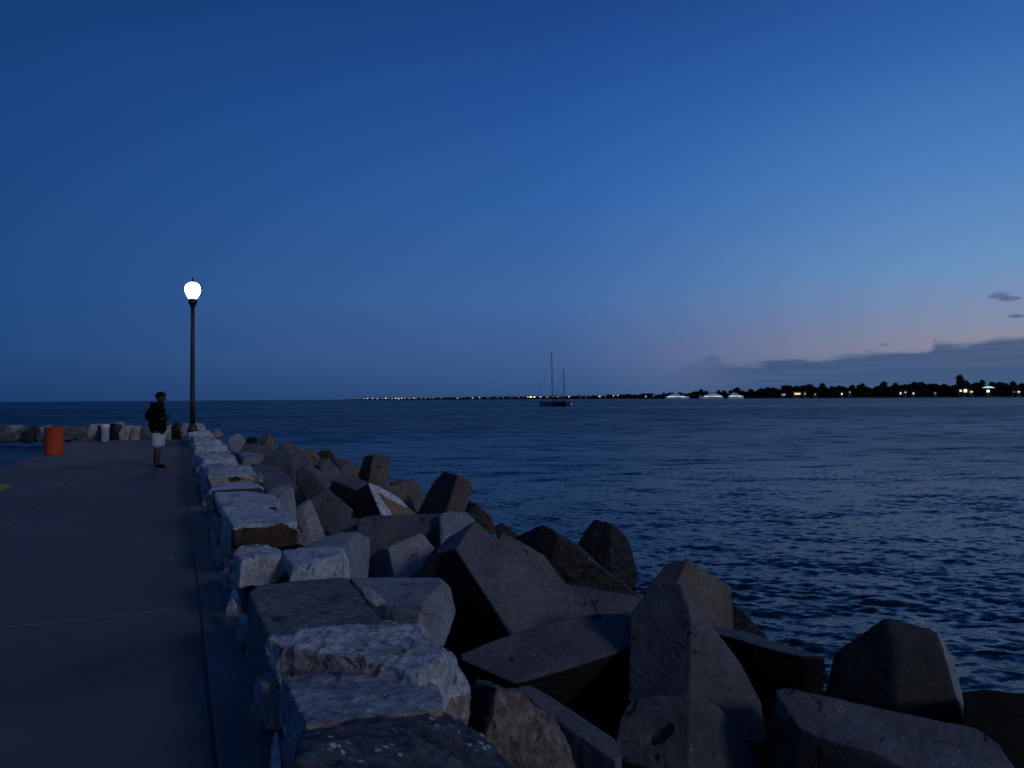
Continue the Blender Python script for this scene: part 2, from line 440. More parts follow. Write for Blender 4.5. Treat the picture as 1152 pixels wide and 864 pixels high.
arm('smooth slab with a pale blue strip of top, behind the brown boulder', 4.9,
    [([(621, 806), (600, 790), (581, 773), (597, 771), (640, 797), (692, 831), (700, 850), (692, 856), (650, 826)], (.15, -.1, 1)),
     ([(621, 806), (650, 826), (692, 856), (700, 900), (660, 920), (630, 850)], (-.2, -1, 0))], mat=M_conc, amp=.006, T=.4)
arm('broad slab with a scratched sloping top over a shaded black front', 6.0,
    [([(577, 769), (519, 743), (516, 737), (578, 713), (625, 699), (664, 691), (707, 689), (716, 700), (716, 726), (637, 752)], (0, -.35, 1)),
     ([(577, 769), (637, 752), (716, 726), (716, 780), (700, 800), (640, 797), (597, 773)], (.1, -.75, -.65))], mat=M_conc, amp=.010, T=.5,
    patches=[([(577, 771), (637, 754), (716, 728), (720, 860), (600, 860)], M_wetshade)])  # shade under the top edge painted on the front
arm('large slanted block with a lit speckled long side, left of centre', 7.3,
    [([(512, 617), (534, 585), (544, 593), (567, 617), (600, 652), (664, 694), (625, 712), (578, 722), (560, 690), (543, 660)], (.55, -.75, .7)),
     ([(512, 617), (534, 585), (504, 603), (490, 618), (495, 624)], (-.75, -.1, .8)),
     ([(512, 617), (543, 660), (578, 722), (560, 745), (512, 740), (503, 690), (490, 655), (492, 622)], (-.9, -.65, -.45))], amp=.012, T=.9,
    patches=[([(490, 619), (512, 619), (530, 645), (577, 714), (570, 760), (480, 760), (450, 650)], M_wetshade)])  # shaded left face is darkened by colour
arm('grey block lying behind the slanted one with its shoulder showing', 8.4,
    [([(584, 608), (565, 599), (560, 607), (567, 617), (600, 652), (663, 694), (633, 657), (620, 637), (612, 624)], (.5, -.8, .6))], amp=.010, T=.9)
arm('block with a small lit square face, left of the slanted block', 8.6,
    [([(436, 616), (471, 600), (475, 600), (490, 617), (474, 640), (447, 660)], (.4, -1, .5)),
     ([(436, 616), (447, 660), (417, 660), (416, 627), (425, 619)], NLD)], mat=M_concl, amp=.012, T=.8)
arm('long round-backed limb lying level across the heap', 9.9,
    [([(430, 600), (402, 596), (402, 584), (412, 581), (435, 582), (457, 581), (494, 577), (500, 590), (470, 596)], (0, -.45, .9)),
     ([(430, 600), (470, 596), (500, 590), (510, 618), (470, 630), (418, 640), (402, 620), (402, 596)], (-.1, -1, .0))], mat=M_conc, amp=.012, T=.8, sm=9)
arm('rounded end of a limb, behind the slanted block top', 9.6,
    [([(500, 603), (493, 578), (508, 575), (525, 576), (534, 586), (520, 600)], (.1, -.5, .9)),
     ([(500, 603), (520, 600), (534, 586), (535, 610), (505, 630), (495, 615)], NF)], mat=M_concl, amp=.012, T=.6, sm=9)
arm('low dark limb stub left of the level limb', 10.6,
    [([(366, 594), (366, 590), (385, 585), (403, 583), (404, 600), (380, 604)], (0, -.6, .8)),
     ([(366, 594), (380, 604), (404, 600), (420, 630), (375, 625)], (0, -1, -.1))], amp=.01, T=.7)
arm('prism block leaning right with brown lit side, at the water edge', 13.6,
    [([(515, 534), (499, 530), (488, 541), (477, 561), (464, 590), (495, 592)], (-.7, -.8, .2)),
     ([(515, 534), (527, 539), (510, 590), (495, 592)], (.3, -1, .2)),
     ([(527, 539), (532, 545), (520, 588), (510, 590)], (.95, -.35, .1))], mat=M_concb, amp=.010, T=.8, 
    patches=[([(515, 534), (498, 528), (460, 570), (465, 595), (497, 595)], M_wetshade)])  # side turned from the light painted dark
arm('upright prism block standing above the heap against the water', 18.5,
    [([(420, 511), (410, 513), (402, 537), (398, 556), (411, 558)], (-.7, -.8, .2)),
     ([(420, 511), (428, 510), (434, 513), (424, 558), (411, 558)], (.15, -1, .2)),
     ([(434, 513), (440, 516), (434, 556), (424, 558)], (.95, -.35, .1))], mat=M_concb, amp=.008, T=.8, 
    patches=[([(420, 511), (408, 510), (395, 540), (395, 560), (411, 560)], M_wetshade)])  # left face carries painted shade
arm('pointed block daubed with white paint and an orange rust patch', 13.0,
    [([(414, 543), (424, 546), (449, 560), (457, 569), (470, 580), (470, 590), (436, 595), (433, 584)], (.55, -.85, .45)),
     ([(414, 543), (433, 584), (436, 595), (404, 592), (396, 570), (400, 552)], (-.8, -.8, .1))], amp=.006, T=.8, 
    patches=[([(396, 540), (414, 543), (434, 586), (436, 600), (390, 600)], M_wetshade), ([(424, 550), (440, 560), (460, 570), (472, 582), (466, 592), (446, 592), (436, 570)], M_orange),  # dark left patch is painted shade, the orange is rust
             ([(413, 542), (424, 545), (450, 560), (458, 570), (452, 569), (436, 560), (424, 552), (428, 560), (436, 570), (448, 590), (434, 592)], M_paint)])
arm('brown block whose rounded shoulder rises behind the painted one', 15.2,
    [([(432, 549), (452, 543), (457, 547), (463, 560), (470, 582), (450, 582)], (.4, -.9, .5))], mat=M_concb, amp=.008, T=.8)
arm('furthest small block peeping out between the brown shoulder and the water', 17.0,
    [([(452, 543), (464, 540), (472, 545), (477, 562), (470, 575), (458, 570)], (.5, -.9, .4)),
     ([(452, 543), (436, 543), (449, 539), (464, 540)], U)], mat=M_concb, amp=.008, T=.8)
arm('wide dark kite-shaped block left of the painted one', 12.4,
    [([(369, 549), (398, 574), (392, 590), (384, 600), (352, 598), (345, 575), (351, 560)], (.05, -1, .25)),
     ([(369, 549), (351, 560), (322, 576), (330, 585), (345, 575)], (-.6, -.4, .8))], amp=.008, T=.9, )
arm('pale upright block end beside the white-topped wall stones', 10.2,
    [([(342, 571), (329, 578), (333, 612), (352, 620)], (-.1, -1, .1)),
     ([(342, 571), (347, 564), (356, 579), (367, 604), (368, 615), (352, 620)], (.6, -.8, .3)),
     ([(342, 571), (347, 564), (349, 561), (321, 577), (329, 578)], (-.4, -.3, .9))], mat=M_concl, amp=.008, T=.7, )
arm('smooth stone with bluish rounded top next to the chipped white one', 9.9,
    [([(316, 558), (300, 554), (314, 546), (326, 545), (329, 548)], (0, -.2, 1)),
     ([(316, 558), (329, 548), (331, 551), (333, 568), (332, 585), (318, 585), (315, 578)], NR)], mat=M_concl, amp=.010, T=.6)
arm('flat-topped block sloping down to the right with a dark gap below', 13.6,
    [([(296, 532), (280, 526), (290, 521), (303, 521), (311, 524)], U),
     ([(296, 532), (311, 524), (325, 535), (337, 548), (330, 556), (301, 556)], (.2, -1, .45))], amp=.008, T=.8, )
arm('dark pyramid-shaped block high in the far part of the heap', 15.6,
    [([(329, 512), (322, 502), (316, 499), (305, 510), (295, 521), (300, 540), (331, 545)], (-.35, -1, .2)),
     ([(329, 512), (345, 512), (349, 518), (342, 528), (331, 545)], (.8, -.6, .3))], amp=.008, T=.9, )
arm('brown ridge block just behind the pyramid-shaped one', 17.0,
    [([(329, 512), (316, 500), (322, 496), (335, 503), (345, 511), (351, 521), (345, 530), (335, 528)], (.4, -.8, .6))], mat=M_concb, amp=.008, T=.8)
arm('small brown block on the seaward side of the far heap', 19.5,
    [([(345, 514), (338, 507), (349, 504), (354, 507), (363, 518), (360, 530), (350, 528)], (.4, -.9, .4))], mat=M_concb, amp=.008, T=.8)
arm('squarish block with brown right side in the far heap', 23.5,
    [([(299, 499), (289, 499), (296, 488), (303, 487)], (-.5, -.7, .5)),
     ([(299, 499), (303, 487), (311, 496), (307, 505), (300, 508)], (.6, -.8, .3)), ([(299, 499), (300, 508), (288, 508), (289, 499)], (-.5, -1, .0))], mat=M_concb, amp=.01, T=.8)
arm('pale grey-green lump closest to the lamp end of the heap', 21.5,
    [([(266, 487), (255, 495), (258, 507), (266, 510), (273, 504), (277, 496), (272, 490)], (.1, -1, .5))], mat=M_concl, amp=.012, T=.8)
arm('black wet lump between two pale far blocks', 24.5,
    [([(276, 495), (279, 491), (286, 490), (291, 494), (290, 502), (276, 502)], (.1, -1, .5))], mat=M_wet, amp=.02, T=.8)
arm('low slab with a dark end under the far squarish block', 19.5,
    [([(270, 508), (274, 499), (288, 499), (308, 504), (304, 512), (290, 512)], (0, -.6, .8)),
     ([(270, 508), (290, 512), (304, 512), (298, 520), (280, 524), (268, 515)], (0, -1, .1))], amp=.01, T=.8)
arm('flat bluish slab tilted towards the wall in the far heap', 16.6,
    [([(275, 515), (268, 510), (280, 508), (296, 511), (290, 514)], U),
     ([(275, 515), (290, 514), (298, 517), (294, 523), (283, 524), (272, 522)], NF)], mat=M_concl, amp=.01, T=.6)
arm('steep block with a dark left side in the middle of the heap', 13.4,
    [([(348, 528), (343, 523), (332, 531), (334, 546), (345, 566), (360, 566), (368, 550), (353, 534)], (-.4, -1, .15)),
     ([(348, 528), (343, 523), (351, 524), (362, 530), (374, 537), (373, 545), (368, 550), (353, 534)], (.5, -.4, .9))], amp=.008, T=.8, )
arm('ridge-backed block behind the steep dark-sided one', 15.6,
    [([(369, 515), (358, 524), (365, 535), (376, 545), (390, 542), (387, 532), (377, 523)], (.4, -.8, .6)),
     ([(369, 515), (358, 524), (352, 524), (362, 516)], (-.6, -.3, .8))], amp=.008, T=.8)
arm('reddish dark rock at the far waterline of the heap', 21.5,
    [([(355, 510), (361, 506), (371, 506), (376, 512), (378, 520), (358, 520)], (.1, -1, .5))], mat=M_weed, amp=.02, T=.8, name='boulder', cat='boulder')
arm('brownish block with a lit right end left of the upright prism', 17.8,
    [([(384, 528), (374, 514), (390, 516), (394, 519)], (-.1, -.4, 1)),
     ([(384, 528), (394, 519), (398, 521), (405, 526), (403, 545), (388, 545)], (.4, -1, .3)), ([(384, 528), (388, 545), (376, 540), (372, 520), (374, 514)], (-.7, -.7, .1))], mat=M_concb, amp=.01, T=.8)
arm('tent-shaped block with a pale top in front of the upright prism', 14.4,
    [([(375, 540), (386, 532), (400, 536), (414, 543), (402, 551)], (.1, -.5, 1)),
     ([(375, 540), (402, 551), (405, 575), (380, 572), (370, 552)], (0, -1, -.15))], amp=.008, T=.8, 
    patches=[([(375, 541), (402, 552), (406, 580), (365, 580), (368, 548)], M_wetshade)])  # shade below the pale top painted in
# seaward wet rocks
arm('black and orange weed-covered rock behind the leaning prism', 14.6,
    [([(541, 578), (522, 575), (528, 561), (536, 566)], (-.3, -1, .3)),
     ([(541, 578), (536, 566), (551, 580), (561, 598), (548, 602), (528, 600), (522, 590)], (.5, -.8, .5))], mat=M_wet, amp=.03, T=.8, name='boulder', cat='boulder', group=None,
    patches=[([(536, 563), (555, 580), (564, 600), (548, 600), (541, 580)], M_weed)])
arm('low wet stones at the waterline behind the grey shoulder block', 12.6,
    [([(557, 592), (566, 588), (582, 602), (590, 612), (575, 616), (560, 606)], (.3, -1, .5))], mat=M_wet, amp=.03, T=.6, name='boulder', cat='boulder', group=None)
arm('long black wet rock sloping down to the right, speckled with barnacles', 10.0,
    [([(620, 594), (609, 590), (579, 602), (584, 610), (605, 640), (616, 632), (628, 604)], (-.5, -.8, .3)),
     ([(620, 594), (643, 610), (682, 640), (722, 672), (700, 684), (650, 680), (616, 650), (616, 632), (628, 604)], (.4, -.9, .5))], mat=M_wet, amp=.03, T=.9,
    name='boulder', cat='boulder', group=None, freq=1.5)
arm('tall black wet rock in the water with a glinting right edge', 11.3,
    [([(688, 622), (648, 612), (668, 584), (690, 590)], (-.4, -1, .3)),
     ([(688, 622), (690, 590), (706, 604), (717, 642), (714, 668), (690, 668)], (.8, -.6, .3)),
     ([(688, 622), (690, 668), (655, 650), (648, 612)], (-.2, -1, .1))], mat=M_wet, amp=.03, T=.9, name='boulder', cat='boulder', group=None, freq=1.5)
arm('flat grey limb in shade below the long wet rock', 8.3,
    [([(650, 675), (630, 656), (664, 661), (713, 670), (724, 674), (716, 696), (690, 700), (655, 694)], (0, -.6, .85))], amp=.008, T=.6)
arm('brown six-sided block end rising behind the tall centre block', 8.2,
    [([(762, 655), (735, 668), (722, 668), (750, 634), (774, 629)], (-.6, -.4, .8)),
     ([(762, 655), (774, 629), (823, 660), (825, 712), (800, 715), (775, 700)], (.45, -1, .3))], mat=M_concb, amp=.012, T=.8)
arm('weedy dark lump trailing down to the water beside the brown block end', 8.5,
    [([(822, 678), (836, 687), (850, 707), (866, 725), (840, 726), (820, 715)], (.5, -.8, .6))], mat=M_wet, amp=.05, T=.6, name='boulder', cat='boulder', group=None, freq=2.5)
arm('black-fronted slab with a thin pale top edge, right of the centre block', 7.0,
    [([(806, 713), (800, 704), (838, 711), (874, 723), (904, 731), (926, 739), (902, 739), (868, 731), (830, 719)], U),
     ([(806, 713), (830, 719), (868, 731), (902, 739), (908, 800), (880, 850), (850, 830), (830, 760)], (-.1, -1, -.25)),
     ([(902, 739), (926, 739), (929, 748), (926, 795), (908, 800)], (.6, -.8, .1))], mat=M_wet, amp=.010, T=.6,
    patches=[([(795, 700), (840, 709), (874, 721), (900, 730), (898, 735), (868, 730), (830, 718), (805, 713)], M_conc)])
# the tall centre block: limb + body
kb = empty('concrete_block', at(776, 864, 5.6)-Vector((0, 0, .3)), 0,
           'tall tapering limb block with a curved seam and a hole below it, bottom centre', 'concrete block', GB)
block('', [([(778, 700), (775, 683), (766, 657), (736, 653), (708, 692), (706, 790), (744, 800), (776, 800)], (-.65, -.8, .3)),
           ([(778, 700), (792, 706), (806, 713), (834, 748), (857, 790), (862, 830), (840, 850), (800, 830), (776, 800)], (.55, -.75, .35)),
           ([(766, 657), (806, 711), (806, 713), (792, 706), (775, 683)], (.8, .1, .6))], Z=6.0, parent=kb, name='limb', amp=.010, T=.9, sm=3)
block('', [([(776, 779), (744, 781), (712, 786), (704, 795), (697, 811), (685, 864), (670, 930), (776, 960)], (-.5, -.85, .5)),
           ([(776, 779), (791, 784), (810, 796), (838, 836), (866, 870), (880, 940), (776, 960)], (.4, -.85, .5))], Z=5.52, parent=kb, name='body', amp=.012, T=.8, sm=5,
      dents=[([(727, 835), (728, 827), (735, 820), (748, 816), (756, 813), (757, 823), (752, 829), (744, 836), (734, 838)], .07)])
arm('big dark wedge block standing at the right with a lit right edge', 6.6,
    [([(1008, 733), (996, 692), (938, 734), (925, 800), (1010, 820)], (-.8, -.8, .15)),
     ([(1008, 733), (996, 692), (1056, 709), (1090, 825), (1010, 820)], (.15, -1, .35)),
     ([(1056, 709), (1070, 738), (1102, 824), (1090, 825)], (.9, -.45, .35))], amp=.014, T=1.0, sm=3, mat=M_wetshade,
    patches=[([(1052, 708), (1072, 730), (1108, 830), (1088, 830), (1068, 755), (1058, 722)], M_concl)])  # lit edge painted with paler concrete
arm('long weathered slab block across the bottom right corner', 5.2,
    [([(884, 794), (871, 774), (882, 773), (943, 787), (1012, 802), (1099, 821), (1124, 838), (1144, 868), (1150, 910), (1060, 884), (985, 845), (943, 834), (902, 820)], (0, -.45, 1)),
     ([(884, 794), (902, 820), (943, 834), (985, 845), (1060, 884), (1060, 960), (880, 960), (866, 860), (868, 800), (871, 774)], (-.2, -1, .1))], amp=.014, T=.7, mat=M_conc, freq=1.6,
    patches=[([(884, 796), (902, 822), (943, 836), (985, 847), (1060, 888), (1060, 960), (860, 960), (860, 790), (871, 776)], M_wetshade)])  # front below the crease painted dark as shade
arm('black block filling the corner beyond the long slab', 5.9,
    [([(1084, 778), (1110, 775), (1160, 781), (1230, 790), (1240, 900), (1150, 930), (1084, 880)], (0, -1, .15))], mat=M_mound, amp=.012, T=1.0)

# ------------------------------------------------------------------ breakwater core, deck, wall core
def sheet(name, rows, mat, kind='structure'):
    bm = bmesh.new(); vs = [[bm.verts.new(p) for p in r] for r in rows]
    for a, b in zip(vs, vs[1:]):
        for i in range(len(a)-1): bm.faces.new((a[i], a[i+1], b[i+1], b[i]))
    clean(bm)
    o = bm_obj(name, bm, mat, smooth=True); tag(o, kind=kind); return o
rows = []
for j in range(150):
    al = -4+j*.29; r = []
    for i_ in range(34):
        l = .5+i_*.24
        z = -.75-.11*(l-.5) if l < 5.5 else -1.3-.5*(l-5.5)
        z += .12*noise.fractal(Vector((l*1.2, al*1.2, 3)), 1, 2, 4)
        r.append(P(l, al, min(z, .1)))
    rows.append(r)
sheet('breakwater_slope', rows, M_mound)  # near-black sheet paints the shade between blocks

def slabs():
    bm = bmesh.new()
    def pan(l0, l1, a0, a1, top=0.0):
        g = .007
        l0 += g; l1 -= g; a0 += g; a1 -= g
        vs = [bm.verts.new(P(l, a, z)) for z, ins in ((-.03, 0), (top-.008, 0), (top, .008)) for l, a in ((l0+ins, a0+ins), (l1-ins, a0+ins), (l1-ins, a1-ins), (l0+ins, a1-ins))]
        for b0 in (0, 4):
            for i in range(4):
                bm.faces.new([vs[b0+i], vs[b0+(i+1) % 4], vs[b0+4+(i+1) % 4], vs[b0+4+i]])
        bm.faces.new(vs[8:12])
    cuts = [-6, 6.35, 15.3, 24.3, 35.6]
    for a, b in zip(cuts, cuts[1:]):
        pan(-3.84, -1.95, a, b); pan(-1.95, .156, a, b)
    return bm
bm = slabs(); clean(bm); tag(bm_obj('pier_deck', bm, M_deck), kind='structure')
bm = bmesh.new()
kc = [-6, 3.2, 6.75, 8.1, 11.7, 15.2, 18.8, 22.3, 26, 30, 33.9]
for a, b in zip(kc, kc[1:]):
    l0, l1, a0, a1 = .163, .50, a+.006, b-.006
    vs = [bm.verts.new(P(l, q, z)) for z, ins in ((-.03, 0), (.004, 0), (.012, .008)) for l, q in ((l0+ins, a0), (l1-ins, a0), (l1-ins, a1), (l0+ins, a1))]
    for b0 in (0, 4):
        for i in range(4): bm.faces.new([vs[b0+i], vs[b0+(i+1) % 4], vs[b0+4+(i+1) % 4], vs[b0+4+i]])
    bm.faces.new(vs[8:12])
clean(bm); tag(bm_obj('pier_edge_strip', bm, M_deck2), kind='structure')
bm = bmesh.new()
a0, a1, l0, l1 = -6.02, 35.7, -3.85, 1.1
vs = [bm.verts.new(P(l, a, z)) for z in (-3, -.025) for l, a in ((l0, a0), (l1, a0), (l1, a1), (l0, a1))]
for f in ((4, 5, 6, 7), (0, 1, 5, 4), (1, 2, 6, 5), (2, 3, 7, 6), (3, 0, 4, 7)): bm.faces.new([vs[i] for i in f])
clean(bm); tag(bm_obj('pier_foundation', bm, M_wetshade), kind='structure')
# worn yellow marking near the left edge
bm = bmesh.new()
vs = [bm.verts.new(on(x, y, .005)) for x, y in ((14, 545.5), (0, 553), (-60, 583), (-95, 583), (-35, 553), (-3, 543.5))]
bm.faces.new(vs); clean(bm); tag(bm_obj('painted_marking', bm, M_yellow), kind='structure')
# rubble core under the cap stones
bm = bmesh.new(); vs = []
for j in range(110):
    al = 1.6+j*.29
    w = lambda k: .035*noise.noise(Vector((al*3, k*5, 0)))
    vs.append([bm.verts.new(P(.56+w(1), al, -.01)), bm.verts.new(P(.58+w(2), al, .13+w(3))), bm.verts.new(P(.86+w(4), al, .12+w(5))), bm.verts.new(P(.92+w(6), al, -.01)), bm.verts.new(P(1.0, al, -.4))])
for a, b in zip(vs, vs[1:]):
    for i in range(4): bm.faces.new((a[i], a[i+1], b[i+1], b[i]))
clean(bm); tag(bm_obj('stone_wall_core', bm, M_mound), 'dark rubble core of the low wall beneath the cap stones', 'wall')

# ------------------------------------------------------------------ stone wall across the pier end
def boulder(label, px0, px1, ytop, ybot, Y, mat=M_blue, group='stones of the wall across the end of the pier', amp=.05):
    pa, pb = at(px0, ybot, Y), at(px1, ybot, Y); top = at((px0+px1)/2, ytop, Y).z
    zb = pa.z; w = (pb.x-pa.x)*.93; cx = (pa.x+pb.x)/2; dp = random.uniform(.5, .7)*Y/31
    pts = []
    for sx in (-1, 1):
        for sy in (-1, 1):
            for zz, k in ((zb-.05, .85), (zb+(top-zb)*.5, 1.08), (top, .62)):
                pts.append(Vector((cx+sx*w/2*k+random.uniform(-.10, .10)*w, Y+dp*.5+sy*dp/2+random.uniform(-.08, .08), zz+random.uniform(-.16, .06)*(top-zb))))
    c = Vector((cx, Y+dp*.5, zb))
    me = stone_mesh('boulder', [mat], pts, [], amp*w*1.8, .04*Y/31, 4, c, freq=1.5)
    o = bpy.data.objects.new('boulder', me); C.objects.link(o); o.location = c
    tag(o, label, 'boulder', group); return o
Y1 = 30.9
for a, b, t, bo, m, lab in (
        (86, 98, 479.5, 495, M_conc, 'squat grey boulder left of the white bin with a dark gap below it'),
        (98, 108, 477.5, 495, M_concl, 'pale boulder directly behind the white bin, its left half showing'),
        (108, 120, 479, 495, M_conc, 'low boulder hidden behind the white bin'),
        (119, 134, 476.5, 494, M_wet, 'dark-fronted boulder just right of the white bin'),
        (133.5, 146, 479, 494.5, M_concl, 'pale squarish boulder midway between white bin and person'),
        (145.5, 158, 479.5, 494.5, M_concl, 'pale boulder with a flat top nearest left of the person'),
        (158, 172, 480, 494, M_conc, 'boulder half hidden behind the person'),
        (171, 183, 480, 494, M_conc, 'boulder mostly hidden behind the shorts of the person'),
        (182, 193, 477.5, 494, M_concl, 'pale boulder showing between the person and the dark upright rock'),
        (192.5, 204, 475.5, 494, M_wet, 'black upright rock left of the lamp post foot'),
        (202, 212, 476, 493, M_concl, 'pale boulder tucked behind the lamp post foot')):
    boulder(lab, a, b, t, bo, Y1, m)
for a, b, t, m in ((120, 134, 475.8, M_concl), (104, 119, 477, M_concl), (205, 226, 476.5, M_concl)):
    boulder('flat pale stone lying along the top of the end wall', a, b, t, t+5, Y1+.5, m, 'flat stones on top of the end wall')
Y2 = 50
far_b = [(-95, -70), (-72, -50), (-52, -30), (-31, -12), (-13, 8), (7, 18), (17, 28), (27, 40), (39, 52), (51, 66), (65, 76), (75, 87)]
q_ = -95.
while q_ < 86:
    w_ = random.uniform(11, 20)
    boulder('bulky boulder in the sea wall beyond the orange drum', q_, q_+w_, random.uniform(484, 488), 496, Y2+random.uniform(-.4, .4), random.choice((M_wetshade, M_conc, M_conc)),
            'boulders of the sea wall across the inlet', .06)
    q_ += w_*1.02
q_ = -90.
while q_ < 84:
    w_ = random.uniform(9, 17)
    boulder('bulky boulder in the sea wall beyond the orange drum', q_, q_+w_, random.uniform(478.5, 481), random.uniform(487, 489), Y2+.9+random.uniform(-.3, .3), random.choice((M_wetshade, M_conc, M_concl, M_conc)),
            'boulders of the sea wall across the inlet', .06)
    q_ += w_*random.uniform(.97, 1.12)

# ------------------------------------------------------------------ water
def build_water():
    zw = -1.3; D = EYE-zw
    dys = list(np.arange(560, 60, -.8))+list(np.arange(60, 12, -.6))+list(np.arange(12, 2, -.4))+[1.6, 1.2, .9, .6, .4, .25, .15]
    Yd = np.array([D*F/d for d in dys])
    xs = np.concatenate([np.arange(-180, -42, 6.), np.arange(-42, 42.01, .11), np.arange(48, 180.1, 6.)])
    az = np.radians(xs)
    R, A = np.meshgrid(Yd, az, indexing='ij')
    X = R*np.sin(A); Y = R*np.cos(A)
    cell = np.gradient(Yd)[:, None]*np.ones_like(X)
    cell = np.maximum(cell, R*math.radians(.11))
    Zz = np.zeros_like(X)
    # wind sea running towards the breakwater, crests roughly across the view
    main = math.radians(255)
    for k in range(70):
        lam = .22*(9/.22)**(k/69)*rng.uniform(.9, 1.1)
        th = main+rng.normal(0, .55)
        amp = .0034*lam**.72*rng.uniform(.6, 1.3)
        if lam > 1.0: amp *= .34
        fade = np.clip((lam/cell-2.2)/2.5, 0, 1)
        ph = (X*math.cos(th)+Y*math.sin(th))*2*PI/lam+rng.uniform(0, 2*PI)
        Zz += fade*amp*(np.sin(ph)+.25*np.cos(2*ph))
    out = np.abs(A) > math.radians(43)
    Zz[out] = 0
    n, m = X.shape
    co = np.stack([X, Y, Zz+zw], -1).reshape(-1, 3)
    idx = np.arange(n*m).reshape(n, m)
    q = np.stack([idx[:-1, :-1], idx[:-1, 1:], idx[1:, 1:], idx[1:, :-1]], -1).reshape(-1, 4)[:, ::-1]
    me = bpy.data.meshes.new('water')
    me.vertices.add(len(co)); me.vertices.foreach_set('co', co.ravel())
    me.loops.add(q.size); me.loops.foreach_set('vertex_index', q.ravel().astype(np.int32))
    me.polygons.add(len(q)); me.polygons.foreach_set('loop_start', np.arange(0, q.size, 4, dtype=np.int32))
    me.polygons.foreach_set('loop_total', np.full(len(q), 4, dtype=np.int32))
    me.update(); me.validate()
    return me
mw, nt, b = newmat('sea_water'); L = nt.links.new
b.inputs['Base Color'].default_value = (.002, .009, .026, 1); b.inputs['Roughness'].default_value = .12; b.inputs['IOR'].default_value = 1.33; b.inputs['Specular IOR Level'].default_value = .42
geo = nd(nt, 'ShaderNodeNewGeometry')
def slope(scale, k, stretch):
    mp = nd(nt, 'ShaderNodeMapping'); mp.inputs['Rotation'].default_value = (0, 0, .25); mp.inputs['Scale'].default_value = (1/stretch, 1, 1); L(geo.outputs['Position'], mp.inputs['Vector'])
    n = nd(nt, 'ShaderNodeTexNoise'); n.inputs['Scale'].default_value = scale; n.inputs['Detail'].default_value = 3; n.inputs['Roughness'].default_value = .6; L(mp.outputs[0], n.inputs['Vector'])
    s = nd(nt, 'ShaderNodeVectorMath', operation='SUBTRACT'); s.inputs[1].default_value = (.5, .5, .5); L(n.outputs['Color'], s.inputs[0])
    m_ = nd(nt, 'ShaderNodeVectorMath', operation='MULTIPLY'); m_.inputs[1].default_value = (k, k*1.3, 0); L(s.outputs[0], m_.inputs[0])
    return m_.outputs[0]
a1_ = nd(nt, 'ShaderNodeVectorMath', operation='ADD'); a0_ = nd(nt, 'ShaderNodeVectorMath', operation='ADD'); L(slope(1.1, .5, 2.4), a0_.inputs[0])
df_ = nd(nt, 'ShaderNodeVectorMath', operation='LENGTH'); L(geo.outputs['Position'], df_.inputs[0])
dm_ = nd(nt, 'ShaderNodeMapRange'); dm_.inputs[1].default_value = 12; dm_.inputs[2].default_value = 90; dm_.inputs[3].default_value = .15; dm_.inputs[4].default_value = 1.0; L(df_.outputs['Value'], dm_.inputs[0])
lw_ = nd(nt, 'ShaderNodeVectorMath', operation='ADD'); L(slope(.2, .9, 2.0), lw_.inputs[0]); L(slope(.9, 1.4, 2.0), lw_.inputs[1])
ls_ = nd(nt, 'ShaderNodeVectorMath', operation='SCALE'); L(lw_.outputs[0], ls_.inputs[0]); L(dm_.outputs[0], ls_.inputs['Scale']); L(ls_.outputs[0], a0_.inputs[1])
L(a0_.outputs[0], a1_.inputs[0]); L(slope(8.0, .95, 1.8), a1_.inputs[1])
# farther out, waves too small to model widen the gloss instead
dist = nd(nt, 'ShaderNodeVectorMath', operation='LENGTH'); L(geo.outputs['Position'], dist.inputs[0])
dr_ = nd(nt, 'ShaderNodeMapRange'); dr_.interpolation_type = 'SMOOTHSTEP'; dr_.inputs[1].default_value = 6; dr_.inputs[2].default_value = 70; dr_.inputs[3].default_value = .17; dr_.inputs[4].default_value = .36
L(dist.outputs['Value'], dr_.inputs[0]); L(dr_.outputs[0], b.inputs['Roughness'])
# calmer and rougher lanes
ln = nd(nt, 'ShaderNodeTexNoise'); mpp = nd(nt, 'ShaderNodeMapping'); mpp.inputs['Scale'].default_value = (.006, .02, 1); mpp.inputs['Rotation'].default_value = (0, 0, .3)
L(geo.outputs['Position'], mpp.inputs[0]); L(mpp.outputs[0], ln.inputs['Vector']); ln.inputs['Scale'].default_value = 1.0; ln.inputs['Detail'].default_value = 3
lr = nd(nt, 'ShaderNodeMapRange'); lr.inputs[1].default_value = .35; lr.inputs[2].default_value = .65; lr.inputs[3].default_value = .85; lr.inputs[4].default_value = 1.1; L(ln.outputs['Fac'], lr.inputs[0])
rl = nd(nt, 'ShaderNodeMath', operation='MULTIPLY'); L(dr_.outputs[0], rl.inputs[0]); L(lr.outputs[0], rl.inputs[1]); L(rl.outputs[0], b.inputs['Roughness'])
sc = nd(nt, 'ShaderNodeVectorMath', operation='SCALE'); L(a1_.outputs[0], sc.inputs[0]); L(lr.outputs[0], sc.inputs['Scale'])
a2_ = nd(nt, 'ShaderNodeVectorMath', operation='ADD'); L(sc.outputs[0], a2_.inputs[0]); L(geo.outputs['Normal'], a2_.inputs[1])
nn = nd(nt, 'ShaderNodeVectorMath', operation='NORMALIZE'); L(a2_.outputs[0], nn.inputs[0]); L(nn.outputs[0], b.inputs['Normal'])
wo = link('water', build_water(), mw, smooth=True); tag(wo, kind='structure')
# sea bed so nothing shows through below
bm = bmesh.new(); box(bm, (0, 0, -6), (22000, 22000, .5)); clean(bm)
tag(bm_obj('sea_bed', bm, M_mound), kind='structure')

